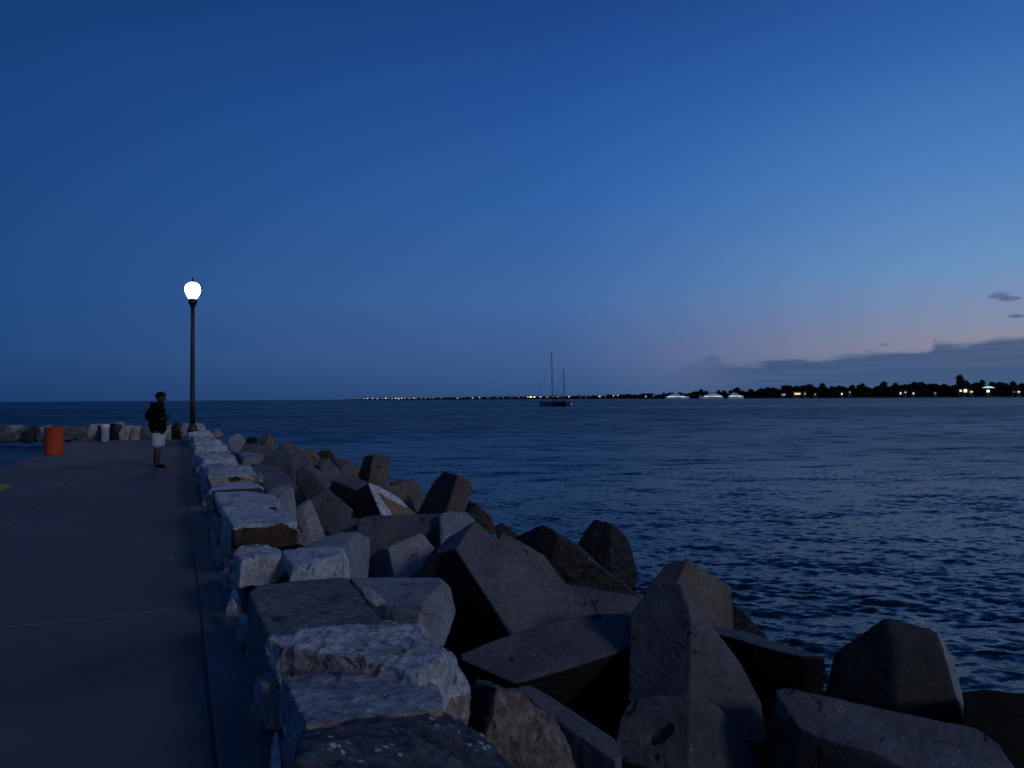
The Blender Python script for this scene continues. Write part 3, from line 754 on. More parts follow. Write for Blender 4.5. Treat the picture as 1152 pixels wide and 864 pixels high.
# ------------------------------------------------------------------ street lamp
M_post = plain('dark_bronze_paint', (.045, .03, .028), .45, .3, .2, 60)
YL = 28.2
foot = at(216.6, 482.5, YL)
k = YL/F
lamp = empty('street_lamp', foot, 0, 'tall dark post lamp with a glowing white globe standing on the stone wall', 'street lamp')
def lp(y): return at(215, y, YL).z-foot.z
bm = bmesh.new(); lathe(bm, [(0, -.12), (.17, -.12), (.17, .02), (.15, .05), (.13, .12), (.11, .18), (0, .19)], 20)
bm_obj('base', clean(bm), M_post, lamp, True)
bm = bmesh.new(); lathe(bm, [(.0, .1), (.095, .1), (.088, 1.0), (.074, 3.0), (.066, lp(344)), (0, lp(344))], 20)
bm_obj('pole', clean(bm), M_post, lamp, True)
bm = bmesh.new(); z0 = lp(344)
lathe(bm, [(0, z0-.05), (.08, z0-.05), (.10, z0), (.12, z0+.04), (.15, z0+.10), (.165, z0+.16), (.15, z0+.19), (.165, z0+.21), (.165, z0+.25), (0, z0+.25)], 24)
bm_obj('collar', clean(bm), M_post, lamp, True)
M_globe = emit('lit_globe', (1.0, .97, .90), 5); M_globe.node_tree.nodes['Principled BSDF'].inputs['Alpha'].default_value = .6
bl_ = bpy.data.lights.new('lamp_bulb', 'POINT'); bl_.energy = 260; bl_.color = (1, .93, .84); bl_.shadow_soft_size = .12
bo_ = bpy.data.objects.new('lamp_bulb', bl_); C.objects.link(bo_); bo_.parent = lamp; bo_.location = (0, 0, lp(326))
zg0, zg1 = lp(336.2), lp(317); R = .27
prof = [(0, zg0)]
for t in np.linspace(0, 1, 14):
    zz = zg0+(zg1-zg0)*t
    r = R*math.sqrt(max(0, 1-((t-.56)/.56)**2)) if t < .56 else R*math.sqrt(max(0, 1-((t-.56)/.44)**2))
    r = max(r, .15 if t < .3 else 0)
    prof.append((r, zz))
bm = bmesh.new(); lathe(bm, prof, 28); bm_obj('globe', clean(bm), M_globe, lamp, True)
bm = bmesh.new(); lathe(bm, [(0, zg1-.03), (.09, zg1-.03), (.08, zg1+.02), (.025, zg1+.04), (.035, zg1+.08), (.035, zg1+.11), (.02, zg1+.14), (0, zg1+.15)], 16)
bm_obj('finial', clean(bm), M_post, lamp, True)

# ------------------------------------------------------------------ orange drum and white bin
M_or = plain('orange_plastic', (.58, .075, .012), .55, 0, .1, 8, .1)
M_or2 = plain('dull_orange_rim', (.28, .07, .03), .6, 0, .1, 20)
pb = on(55.3, 512, 0); hw = (66-46.2)/2/F*pb.y
dr = empty('litter_drum', pb+Vector((0, .25, 0)), 0, 'bright orange round drum at the left edge of the pier', 'drum')
H = (512-481.5)/F*pb.y
prof = [(0, .0), (hw*.97, 0), (hw, .03)]
prof += [(hw, H-.03), (hw*1.02, H-.02), (hw*1.02, H), (hw*.95, H), (hw*.93, H-.25), (0, H-.26)]
bm = bmesh.new(); lathe(bm, prof, 36); bm_obj('body', clean(bm), M_or, dr, True)
bm = bmesh.new(); lathe(bm, [(hw*.95, H-.005), (hw*1.035, H-.005), (hw*1.04, H+.015), (hw*.96, H+.02), (hw*.95, H-.005)], 36); bm_obj('rim', clean(bm), M_or2, dr, True)
M_wp = plain('white_plastic', (.75, .76, .80), .5, 0, .1, 20)
M_nb = plain('navy_plastic', (.012, .018, .06), .5, 0, .1, 20)
pb = on(115, 497, 0); s = pb.y/F
wb = empty('rubbish_bin', pb+Vector((0, .2, 0)), 0, 'white upright bin with a scuffed side in front of the end wall', 'bin')
bm = bmesh.new(); h = 17.8*s; r_ = 4.4*s
lathe(bm, [(0, 0), (r_, 0), (r_*1.02, h*.9), (r_*1.1, h*.91), (r_*1.1, h), (0, h*1.03)], 20); bm_obj('body', clean(bm), M_wp, wb, True)
bm = bmesh.new(); lathe(bm, [(r_*1.0, h), (r_*1.15, h), (r_*1.12, h*1.05), (r_*.4, h*1.09), (0, h*1.1)], 20); bm_obj('lid', clean(bm), M_wp, wb, True)
nb = empty('rubbish_bin', pb+Vector((-6.2*s, .45, 0)), 0, 'dark navy tapered bin half hidden left of the white bin', 'bin')
bm = bmesh.new(); lathe(bm, [(0, 0), (r_*.85, 0), (r_*1.2, h*.97), (r_*1.3, h*.97), (r_*1.3, h*1.02), (r_*1.1, h*1.02), (r_*1.05, h*.8), (0, h*.8)], 20); bm_obj('body', clean(bm), M_nb, nb, True)

# ------------------------------------------------------------------ person
def skin(name, verts, edges, radii, mat, parent, root=0, sub=2):
    me = bpy.data.meshes.new(name); me.from_pydata([Vector(v) for v in verts], edges, [])
    o = bpy.data.objects.new('tmp', me); C.objects.link(o)
    o.modifiers.new('k', 'SKIN'); sb = o.modifiers.new('s', 'SUBSURF'); sb.levels = sub; sb.render_levels = sub
    if not me.skin_vertices:
        with bpy.context.temp_override(active_object=o, object=o): bpy.ops.mesh.customdata_skin_add()
    for i, r in enumerate(radii):
        sv = me.skin_vertices[0].data[i]; sv.radius = (r, r) if not isinstance(r, tuple) else r; sv.use_root = (i == root)
    dg = bpy.context.evaluated_depsgraph_get()
    m2 = bpy.data.meshes.new_from_object(o.evaluated_get(dg), depsgraph=dg); m2.name = name; bpy.data.objects.remove(o)
    return link(name, m2, mat, parent, True)
M_skin = plain('skin', (.07, .03, .022), .55, 0, .1, 60)
M_shirt = plain('black_jacket', (.004, .004, .005), .95, 0, .3, 60)
M_short = plain('pale_shorts', (.52, .52, .56), .9, 0, .3, 40)
M_hair = plain('dark_hair', (.008, .006, .005), .7, 0, .4, 120)
M_shoe = plain('dark_shoes', (.012, .010, .010), .6, 0, .2, 60)
for m_ in (M_shirt, M_hair, M_shoe): m_.node_tree.nodes['Principled BSDF'].inputs['Specular IOR Level'].default_value = .1
M_phone = plain('black_phone', (.01, .01, .012), .25)
pf = on(178, 526, 0)
# local frame: x = the way he faces, y = his left (away from camera side), z up
man = empty('person', pf, math.radians(4), 'person in a dark jacket and pale knee-length shorts looking down at a phone', 'person')
bv = [(0, 0, .93),            # 0 pelvis
      (-.015, 0, 1.08), (-.02, 0, 1.25), (-.01, 0, 1.40), (.015, 0, 1.49), (.045, 0, 1.56), (.065, 0, 1.64), (.07, 0, 1.70),   # spine..head 1-7
      (.0, -.085, .88), (.01, -.095, .50), (.02, -.095, .27), (-.005, -.095, .09), (.06, -.10, .045), (.15, -.105, .03),   # right leg 8-13
      (.0, .085, .88), (-.04, .10, .50), (-.075, .10, .27), (-.105, .10, .09), (-.045, .105, .045), (.045, .11, .03),     # left leg 14-19
      (-.03, -.135, 1.37), (-.155, -.215, 1.18), (.06, -.13, 1.09), (.17, -.08, 1.17),   # right arm 20-23
      (-.03, .135, 1.37), (-.155, .22, 1.17), (.06, .14, 1.08), (.15, .08, 1.12)]   # left arm 24-27
be = [(0, 1), (1, 2), (2, 3), (3, 4), (4, 5), (5, 6), (6, 7), (0, 8), (8, 9), (9, 10), (10, 11), (11, 12), (12, 13), (0, 14), (14, 15), (15, 16), (16, 17), (17, 18), (18, 19),
      (3, 20), (20, 21), (21, 22), (22, 23), (3, 24), (24, 25), (25, 26), (26, 27)]
br = [.14, .12, .11, .09, .07, .08, .108, .085, .10, .078, .078, .052, .05, .03, .10, .078, .078, .052, .05, .03, .04, .038, .034, .026, .04, .038, .034, .026]
body = skin('body', bv, be, br, M_skin, man, 0, 2)
def finger_set(name, wrist, palm, tips, parent):
    v = [wrist, palm]; e = [(0, 1)]; r = [.022, .026]
    for (a, b_, c_) in tips:
        i = len(v); v += [a, b_, c_]; e += [(1, i), (i, i+1), (i+1, i+2)]; r += [.011, .009, .007]
    return skin(name, v, e, r, M_skin, parent, 0, 1)
finger_set('hand', (.165, -.085, 1.165), (.205, -.065, 1.20),
           [((.235, -.085+.018*q, 1.215), (.262, -.075+.018*q, 1.232), (.262, -.055+.018*q, 1.250)) for q in range(4)]+[((.205, -.035, 1.225), (.225, -.03, 1.25), (.245, -.035, 1.262))], man)
finger_set('hand', (.145, .085, 1.12), (.19, .06, 1.15),
           [((.22, .03+.016*q, 1.16), (.245, .03+.016*q, 1.175), (.25, .025+.016*q, 1.195)) for q in range(4)]+[((.20, .03, 1.18), (.22, .015, 1.20), (.235, .01, 1.215))], man)
skin('jacket', [(0, 0, .77), (-.005, 0, .98), (-.03, 0, 1.15), (-.035, 0, 1.28), (-.03, 0, 1.40), (.0, 0, 1.50)],
     [(0, 1), (1, 2), (2, 3), (3, 4), (4, 5)], [(.195, .20), (.20, .205), (.20, .205), (.195, .21), (.165, .20), (.095, .10)], M_shirt, man, 0, 2)
for sy in (-1, 1):
    skin('sleeve', [(-.03, sy*.08, 1.40), (-.03, sy*.165, 1.395), (-.16, sy*.225, 1.18), (.05, sy*.14, 1.09 if sy < 0 else 1.08), (.12, sy*.105, 1.13 if sy < 0 else 1.10)],
         [(0, 1), (1, 2), (2, 3), (3, 4)], [.13, .13, .10, .075, .055], M_shirt, man, 1, 2)
skin('shorts', [(0, 0, .90), (0, -.085, .76), (.01, -.095, .60), (.012, -.095, .455), (0, .085, .76), (-.01, .10, .60), (-.015, .10, .455)],
     [(0, 1), (1, 2), (2, 3), (0, 4), (4, 5), (5, 6)], [.16, .135, .13, .135, .135, .13, .135], M_short, man, 0, 2)
for q, (dx, sy) in enumerate(((0, -1), (-.10, 1))):
    skin('shoe', [(-.02+dx, sy*.10, .055), (.06+dx, sy*.10, .05), (.15+dx, sy*.107, .04), (.21+dx, sy*.11, .035)], [(0, 1), (1, 2), (2, 3)], [(.055, .055), (.05, .05), (.047, .04), (.035, .03)], M_shoe, man, 0, 2)
# cap of hair
bm = bmesh.new(); bmesh.ops.create_icosphere(bm, subdivisions=3, radius=1)
for v in bm.verts:
    q = v.co; nzv = .04*noise.noise(q*3)
    v.co = Vector((.055+q.x*(.125+nzv*.1), q.y*.105*(1+nzv), 1.68+q.z*.105*(1+nzv)))
for v in [v for v in bm.verts if v.co.z < 1.655 and v.co.x > .03 or v.co.z < 1.60]: bm.verts.remove(v)
bm_obj('hair', clean(bm), M_hair, man, True)
bm = bmesh.new()
tube(bm, (.150, 0, 1.645), (.172, 0, 1.615), .014, .019, 8)
bm_obj('nose', clean(bm), M_skin, man, True)
for sy in (-1, 1):
    bm = bmesh.new(); bmesh.ops.create_icosphere(bm, subdivisions=2, radius=1)
    for v in bm.verts: v.co = Vector((.06+v.co.x*.02, sy*.095+v.co.y*.012, 1.635+v.co.z*.034))
    bm_obj('ear', clean(bm), M_skin, man, True)
    bm = bmesh.new(); bmesh.ops.create_icosphere(bm, subdivisions=2, radius=.012, matrix=Matrix.Translation((.145, sy*.035, 1.65))); bm_obj('eye', clean(bm), plain('eye', (.03, .02, .02), .2), man, True)
bm = bmesh.new(); bmesh.ops.create_icosphere(bm, subdivisions=2, radius=1)
for v in bm.verts: v.co = Vector((.150+v.co.x*.012, v.co.y*.028, 1.578+v.co.z*.007))
bm_obj('mouth', clean(bm), plain('lips', (.16, .06, .05), .5), man, True)
rot = Matrix.Rotation(math.radians(4), 4, 'Z')
ph = empty('phone', pf+rot@Vector((.262, -.045, 1.245)), math.radians(4), 'small dark phone held in front of the standing person', 'phone')
bm = bmesh.new(); box(bm, (0, 0, 0), (.15, .075, .009))
bmesh.ops.bevel(bm, geom=bm.edges[:], offset=.003, segments=2)
bmesh.ops.rotate(bm, verts=bm.verts[:], matrix=Matrix.Rotation(math.radians(-28), 3, 'Y')); o = bm_obj('case', clean(bm), M_phone, ph)

# ------------------------------------------------------------------ ketch at anchor
M_hull = plain('black_hull', (.012, .010, .012), .5); M_side = plain('pale_blue_topside', (.17, .21, .30), .5)
M_mast = plain('dark_spar', (.02, .03, .05), .5); M_cab = plain('deckhouse', (.12, .12, .14), .5)
YB = 270
def bpt(px, py, Y=YB): return at(px, py, Y)
st = at(640, 457, YB); st.z = -1.3
bowp = at(607, 455, YB+9)
ax = Vector((bowp.x-st.x, 9.0, 0)); Lh = ax.length; rzb = math.atan2(ax.y, ax.x)
ketch = empty('sailing_boat', st, rzb, 'anchored two-masted sailing boat with bare masts and a dark stern', 'sailing boat')
def hull_rings(zlo_f, zhi_f, n=16):
    rr = []
    for i in range(n+1):
        t = i/n; xx = Lh*t
        bw = 1.75*(1-max(0, (t-.35)/.65)**2.0)*(.86+.14*min(1, t/.3))
        sh = 1.25+.75*t*t+.15*(1-t)**2
        rr.append([(xx+.0, -bw*.55, -.35), (xx, -bw*.85, .1), (xx, -bw, sh), (xx, bw, sh), (xx, bw*.85, .1), (xx, bw*.55, -.35)])
    return rr
bm = bmesh.new(); rr = hull_rings(0, 1); vs = [[bm.verts.new(p) for p in r] for r in rr]
for a, b_ in zip(vs, vs[1:]):
    for i in range(6): bm.faces.new((a[i], a[(i+1) % 6], b_[(i+1) % 6], b_[i]))
bm.faces.new(vs[0]); bm.faces.new(vs[-1]); clean(bm)
ho = bm_obj('hull', bm, [M_hull, M_side], ketch)
for p in ho.data.polygons:
    if p.center.x > Lh*.42 and abs(p.normal.y) > .7 and p.center.z > .3 and p.center.z < 1.6: p.material_index = 1
bm = bmesh.new(); box(bm, (Lh*.36, 0, 1.65), (Lh*.3, 1.9, .7), 0, .9); box(bm, (Lh*.1, 0, 1.6), (Lh*.12, 2.2, .9), 0, .9); bm_obj('cabin', clean(bm), M_cab, ketch)
def mast_at(px, ytop, xfrac):
    # along-hull position whose image column is px
    best = min(np.linspace(0, 1, 200), key=lambda t: abs(project(st+ax*t+Vector((0, 0, 3)))[0]-px))
    w = st+ax*best; top = at(px, ytop, w.y).z+1.3
    return Lh*best, top
x1, t1 = mast_at(621.5, 395, 0); x2, t2 = mast_at(634.5, 414, 0)
bm = bmesh.new(); tube(bm, (x1, 0, 1.2), (x1+.15, 0, t1), .17, .12); bm_obj('mast', clean(bm), M_mast, ketch)
bm = bmesh.new(); tube(bm, (x2, 0, 1.2), (x2+.1, 0, t2), .16, .11); bm_obj('mast', clean(bm), M_mast, ketch)
bm = bmesh.new(); tube(bm, (x1+.1, 0, t1*.9), (Lh+1.4, 0, 2.6), .05, n=5); tube(bm, (x2+.1, 0, t2*.92), (x2+4.3, 0, 2.2), .045, n=5)
for xx, tt in ((x1, t1), (x2, t2)):
    for sy in (-1, 1): tube(bm, (xx, 0, tt*.8), (xx-.3, sy*1.6, 1.5), .018, n=4)
bm_obj('rigging', clean(bm), M_mast, ketch)
bm = bmesh.new(); tube(bm, (Lh-.4, 0, 1.9), (Lh+1.6, 0, 2.35), .1, .06); bm_obj('bowsprit', clean(bm), M_mast, ketch)
bm = bmesh.new(); tube(bm, (x1, 0, 2.6), (x1-3.2, 0, 2.5), .12, .1); bm_obj('boom', clean(bm), M_mast, ketch)
bm = bmesh.new(); tube(bm, (-.05, -1.2, .75), (-.3, -1.2, .75), .16); bm_obj('stern_light', clean(bm), emit('dim_white_light', (.8, .8, .75), .5), ketch)

# ------------------------------------------------------------------ far shore
def shoreY(px):
    return float(np.interp(px, [300, 395, 470, 640, 760, 860, 1152, 1400], [4200, 3800, 3200, 2400, 1700, 1350, 1150, 1100]))
def skyline(px):     # height of the land and tree band in pixels above the waterline
    return float(np.interp(px, [380, 398, 440, 480, 520, 600, 645, 655, 700, 745, 770, 820, 845, 870, 900, 925, 960, 1000, 1040, 1080, 1120, 1152, 1300],
                           [0, 1.0, 1.4, 2.0, 2.8, 3.2, 3.4, 4.0, 4.6, 5.6, 7.0, 7.5, 9.5, 12, 10.5, 13, 13, 13.5, 13.5, 14.5, 12, 13.5, 14]))
def waterline(px):
    Y = shoreY(px)
    X = (px-CX)/F*Y
    return Vector((X, Y, -1.3))
M_land = plain('dark_shore', (.025, .022, .018), .95); M_leaf = plain('dark_foliage', (.022, .032, .016), .95, var=.4)
M_sand = plain('shore_sand', (.14, .12, .10), .95)
rows = []
for px in np.arange(386, 1330, 4):
    p = waterline(px); r = []
    for dy_, z in ((-6, -2.0), (0, -1.15), (8, -.2), (30, .8), (400, 2.0), (900, 2)): r.append(p+Vector((dy_*(px-CX)/F, dy_, z-p.z+.0)))
    rows.append(r)
sheet('far_shore_land', rows, M_land)
def foliage_bm(blobs, n, s, seed):
    rr = random.Random(seed); bm = bmesh.new()
    for (c, r) in blobs:
        for _ in range(n):
            d = Vector((rr.gauss(0, 1), rr.gauss(0, 1), rr.gauss(0, 1))).normalized()*(rr.uniform(.35, 1)**.5)
            p = Vector(c)+Vector((d.x*r[0], d.y*r[1], d.z*r[2]))
            q = [p+Vector((rr.gauss(0, s), rr.gauss(0, s), rr.gauss(0, s*.7))) for _ in range(4)]
            vs = [bm.verts.new(x) for x in q]
            for f in ((0, 1, 2), (0, 2, 3), (0, 3, 1), (1, 3, 2)): bm.faces.new([vs[i] for i in f])
    return bm
crowns = []
for k in range(6):
    rr = random.Random(k*7+1); bl = []
    for _ in range(rr.randint(4, 7)):
        bl.append(((rr.uniform(-.28, .28), rr.uniform(-.25, .25), rr.uniform(.45, .85)), (rr.uniform(.14, .26), rr.uniform(.14, .24), rr.uniform(.10, .17))))
    bm = foliage_bm(bl, 150, .06, k); me = bpy.data.meshes.new('crown'); bm.to_mesh(me); bm.free(); me.materials.append(M_leaf); crowns.append(me)
bm = bmesh.new(); tube(bm, (0, 0, -.05), (.01, 0, .45), .025, .015, 7); tube(bm, (.01, 0, .42), (.13, .04, .62), .012, .006, 5); tube(bm, (.01, 0, .42), (-.12, -.03, .64), .012, .006, 5)
clean(bm); trunk = bpy.data.meshes.new('trunk'); bm.to_mesh(trunk); bm.free(); trunk.materials.append(M_land)
def tree(px, hpx, kind=None, label=None, dy_=None, wf=1.0):
    p = waterline(px); dy_ = random.uniform(25, 70) if dy_ is None else dy_
    p = p*((p.y+dy_)/p.y); p.z = .6; hh = hpx*p.y/F
    o = empty('tree', p, random.uniform(0, 6), label or 'dark bushy tree merging into the black treeline on the far right shore', 'tree', None if label else 'trees of the black treeline on the far shore')
    w = hh*wf*random.uniform(.95, 1.35); o.scale = (w, w, hh)
    for nm, me in (('trunk', trunk), ('crown', crowns[kind if kind is not None else random.randrange(6)])):
        c = bpy.data.objects.new(nm, me); C.objects.link(c); c.parent = o
    return o
px = 846.
while px < 1175:
    h = skyline(px)*random.uniform(.65, 1.32); tree(px, h, wf=random.uniform(.6, 1.1)); px += random.uniform(2.0, 3.8)
px = 748.
while px < 846:
    tree(px, skyline(px)*random.uniform(.7, 1.15)); px += random.uniform(2.2, 4.5)
px = 650.
while px < 748:
    tree(px, skyline(px)*random.uniform(.7, 1.15), wf=1.3); px += random.uniform(3, 5)
tree(1083.5, 24, 2, 'tallest tree of the far shore, its round crown above the bright house lights', 50, .62)
tree(1104.5, 19, 4, 'slim tree standing just left of the white glowing canopy', 60, .5)
tree(829, 14.5, 3, 'lone round-topped tree above the rightmost white motor yacht', 55, .5)
tree(788, 11, 1, 'small tree poking up above the middle white motor yacht', 60, .5)
tree(808, 9.5, 1, 'thin little tree right of the middle white motor yacht', 60, .5)
# undergrowth that nobody could count
bl = []
for px in np.arange(640, 1180, 1.6):
    p = waterline(px); q = p*((p.y+35)/p.y); s_ = skyline(px)*p.y/F*.48
    bl.append(((q.x, q.y, .5+s_*.45), (2.4*p.y/F, 9, s_*.55)))
bm = foliage_bm(bl, 34, 2.0, 99); o = bm_obj('shoreline_bushes', bm, M_leaf); tag(o, 'dark undergrowth along the far shore', 'bushes', kind='stuff')
bl = []
for px in np.arange(400, 650, 1.3):
    p = waterline(px); q = p*((p.y+35)/p.y); s_ = skyline(px)*p.y/F
    bl.append(((q.x, q.y, s_*.4), (2.2*p.y/F, 12, s_*random.uniform(.35, .6))))
bm = foliage_bm(bl, 14, 2.4, 98); o = bm_obj('distant_wood', bm, M_leaf); tag(o, 'low dark wooded coast fading left beyond the sailing boat', 'wood', kind='stuff')

# houses with lit windows
M_wall = plain('house_wall', (.07, .06, .055), .9); M_roof = plain('house_roof', (.05, .035, .03), .9)
M_win = {'warm': emit('warm_window', (1.0, .62, .25), 1.4), 'white': emit('white_window', (1.0, .88, .70), 1.5), 'dim': emit('dim_window', (1.0, .75, .5), .5), 'bright': emit('bright_window', (1.0, .75, .40), 3.5), 'faint': emit('faint_window', (1.0, .8, .6), .2), 'cyan': emit('cool_canopy', (.45, .75, .9), .9)}
def house(px, py, wpx, hpx, kind, label, group=None, dy_=6):
    p = waterline(px); Y = p.y+dy_; w_ = wpx*Y/F; h_ = hpx*Y/F
    cz = at(px, py, Y).z; hgt = max(cz+1.3+h_, 3.2)
    o = empty('house', Vector(((px-CX)/F*Y, Y, -.9)), 0, label, 'house', group)
    W = max(w_*1.5, 6)
    bm = bmesh.new(); box(bm, (0, 3, hgt/2), (W, 6, hgt)); bm_obj('wall', clean(bm), M_wall, o)
    bm = bmesh.new()
    vs = [bm.verts.new(v) for v in ((-W/2-.4, -.4, hgt), (W/2+.4, -.4, hgt), (W/2+.4, 6.4, hgt), (-W/2-.4, 6.4, hgt), (-W/2+1, 3, hgt+1.4), (W/2-1, 3, hgt+1.4))]
    for f in ((0, 1, 5, 4), (1, 2, 5), (2, 3, 4, 5), (3, 0, 4), (3, 2, 1, 0)): bm.faces.new([vs[i] for i in f])
    bm_obj('roof', clean(bm), M_roof, o)
    n = max(1, round(w_/2.2))
    for k_ in range(n):
        bm = bmesh.new(); ww = w_/n*.75
        box(bm, ((k_+.5)/n*w_-w_/2, -.06, cz+.9), (ww, .08, max(h_, .9))); bm_obj('window', clean(bm), M_win[kind], o)
    return o
for px, py, w_, h_, kd, lab in (
        (881.5, 444, 4, 1.4, 'dim', 'low house with a dim pair of windows, leftmost on the right-hand shore'),
        (897, 443, 7, 2.0, 'warm', 'wide house with a row of warm yellow lights near the left end of the treeline'),
        (905.5, 443, 1.6, 1.6, 'dim', 'small house with one faint light right of the warm row of lights'),
        (917, 443.6, 1.5, 1.2, 'dim', 'little house with a very faint single light'),
        (947, 443.2, 1.8, 1.8, 'white', 'house with one sharp white light in the dark treeline'),
        (956, 441.4, 1.4, 1.4, 'dim', 'dim small house right of the sharp white light'),
        (1013, 442.4, 1.6, 2.2, 'white', 'house with a narrow white light in mid treeline'),
        (1018.5, 441.4, 2.0, 1.0, 'warm', 'house with a flat warm light beside the narrow white one'),
        (1027.5, 442.6, 1.6, 1.8, 'white', 'house with a pinkish white light right of the flat warm light'),
        (1052, 442.3, 2.0, 1.0, 'dim', 'nearly dark house left of the brightest lights'),
        (1081, 439.6, 3.2, 2.0, 'white', 'house below the tallest tree with a bright window'),
        (1086, 439.6, 3.6, 3.0, 'bright', 'brightest yellow-lit house below the tallest tree'),
        (1092.8, 440.8, 3.0, 1.6, 'warm', 'house with orange light just right of the brightest one'),
        (1111.5, 440, 3.2, 2.2, 'bright', 'yellow-lit doorway building under the pale canopy'),
        (1146, 440.8, 3.2, 1.4, 'warm', 'house with a warm light at the right edge of the photo'),
        (1141, 441, 1.2, 1.0, 'dim', 'faintly lit hut next to the right-edge house')):
    house(px, py, w_, h_, kd, lab)
# pale lit canopy
p = waterline(1112); Yc = p.y+14; cz = at(1112, 436.2, Yc).z; wc = 13*Yc/F
cn = empty('canopy', Vector(((1112-CX)/F*Yc, Yc, -.5)), 0, 'pale bluish-white lit canopy roof standing above the shore lights', 'canopy')
bm = bmesh.new(); lathe(bm, [(wc/2, cz+.2), (wc/2, cz+.7), (wc*.3, cz+2.0), (0, cz+3.2), (0, cz+.2), (wc/2, cz+.2)], 16)
for v in bm.verts: v.co.y *= .6
bm_obj('roof', clean(bm), M_win['cyan'], cn)
for sx in (-1, 1):
    for sy in (-1, 1):
        bm = bmesh.new(); tube(bm, (sx*wc*.33, sy*wc*.2, -.5), (sx*wc*.33, sy*wc*.2, cz+.5), .2); bm_obj('post', clean(bm), M_wall, cn)
LG = 'pinpoint lights of the distant town'
lights = [(393.5, 447.6, .9, 'dim'), (402, 448, 1.2, 'dim'), (410, 448.4, 2.2, 'white'), (413.5, 448.3, 1.4, 'white'), (419, 448.5, 1.2, 'white'), (424.5, 448.5, 1.6, 'warm'), (430, 448.4, 2, 'white'), (434, 448.3, 2, 'white'), (437.5, 448.3, 2, 'white'),
          (441, 448.3, 2, 'white'), (445, 448.2, 1.6, 'white'), (448.5, 448.2, 2.6, 'white'), (452, 448.1, 1.6, 'white'), (455.5, 448, 1.4, 'dim'), (460.5, 447.9, 2.2, 'white'), (465.5, 447.9, 2, 'warm'), (468, 447.9, 1.4, 'dim'), (474, 447.7, 1.0, 'dim'),
          (478.5, 447.6, 1.4, 'dim'), (484, 447.5, 1.2, 'white'), (487, 447.3, 1.2, 'dim'), (496, 447.3, 1, 'dim'), (514.5, 447.9, 1.4, 'white'), (520, 446.2, 1, 'dim'), (531.5, 447.7, 1.4, 'white'), (539.5, 447.3, 1.6, 'warm'), (549, 447.1, 1, 'dim'), (560, 446.8, 1.6, 'white'),
          (566, 446.8, 1, 'dim'), (575.5, 446.4, 1.2, 'white'), (584, 446.6, 1, 'dim'), (593.5, 447, 2, 'warm'), (597, 446.6, 3.2, 'bright'), (601, 446.4, 2.4, 'bright'), (608, 446.4, 2, 'white'), (615.5, 446.6, 2.4, 'dim'), (622, 446.5, 1, 'dim'), (627.5, 446.4, 3, 'white'),
          (632, 446.2, 1.2, 'dim'), (640, 446.3, 2, 'white'), (653.5, 446.3, 1.2, 'dim'), (659, 446, 1.2, 'dim'), (674.5, 445.6, 2.6, 'white'), (681, 445.2, 1, 'dim'), (690, 445, 2, 'warm'), (695, 444.6, 1.4, 'white'), (726.5, 446, 1.6, 'white'), (735, 444.8, 1, 'dim')]
lr_ = random.Random(3)
for px, py, w_, kd in lights:
    lab = None; py += lr_.uniform(-.45, .3)
    if kd == 'white' and lr_.random() < .45: kd = lr_.choice(('dim', 'warm', 'faint'))
    if kd == 'dim' and lr_.random() < .4: kd = 'faint'
    if px == 597: lab = ('brightest warm waterfront building left of the sailing boat masts', None)
    elif px == 674.5: lab = ('waterfront building with a bright white light right of the sailing boat', None)
    elif px == 726.5: lab = ('building with a lone white light left of the three yachts', None)
    house(px, py, w_*.8, .9, kd, lab[0] if lab else 'tiny distant waterfront building showing as a point of light', None if lab else LG, dy_=-4)

# motor yachts
M_yw = plain('white_gelcoat', (.8, .8, .82), .4); M_yg = plain('tinted_glass', (.02, .02, .025), .2)
M_yl = emit('cabin_glow', (.80, .82, .9), 1.3)
def yacht(px0, px1, ytop, label, flip=1):
    pm = (px0+px1)/2; Y = shoreY(pm)-130; w_ = (px1-px0)*Y/F; top = at(pm, ytop, Y).z+1.3
    o = empty('motor_yacht', Vector(((pm-CX)/F*Y, Y, -1.3)), 0, label, 'motor yacht', 'white motor yachts moored off the far shore'); o.scale = (flip, 1, 1)
    L_ = w_; Hh = top*.42
    bm = bmesh.new(); vs = []
    for i in range(13):
        t = i/12; bwd = L_*.13*(1-max(0, (t-.5)/.5)**2.2)+.05; sh = Hh*(.8+.35*t*t); xx = -L_/2+L_*t
        vs.append([bm.verts.new(q) for q in ((xx-(.0 if t < .9 else .0), -bwd*.7, -.5), (xx, -bwd, sh), (xx, bwd, sh), (xx, bwd*.7, -.5))])
    for a, b_ in zip(vs, vs[1:]):
        for i in range(4): bm.faces.new((a[i], a[(i+1) % 4], b_[(i+1) % 4], b_[i]))
    bm.faces.new(vs[0]); bm.faces.new(vs[-1]); bm_obj('hull', clean(bm), M_yw, o)
    bm = bmesh.new(); box(bm, (-L_*.06, 0, Hh*.85+top*.14), (L_*.62, L_*.17, top*.28), 0, .9); bm_obj('deckhouse', clean(bm), M_yw, o)
    bm = bmesh.new(); box(bm, (-L_*.08, 0, Hh*.85+top*.38), (L_*.4, L_*.13, top*.2), 0, .85); bm_obj('bridge', clean(bm), M_yw, o)
    bm = bmesh.new()
    for k_ in range(5): box(bm, (-L_*.28+k_*L_*.11, -L_*.086, Hh*.85+top*.15), (L_*.08, .12, top*.10))
    bm_obj('window_band', clean(bm), M_yg, o)
    bm = bmesh.new(); box(bm, (-L_*.06, -L_*.12, Hh*.85+.3), (L_*.75, .2, .9)); bm_obj('deck_lights', clean(bm), M_yl, o)
    bm = bmesh.new(); tube(bm, (-L_*.1, 0, top*.8), (-L_*.12, 0, top*1.08), .25, .12); bm_obj('radar_mast', clean(bm), M_yw, o)
yacht(748, 775, 442.3, 'leftmost of the three white motor yachts off the far shore')
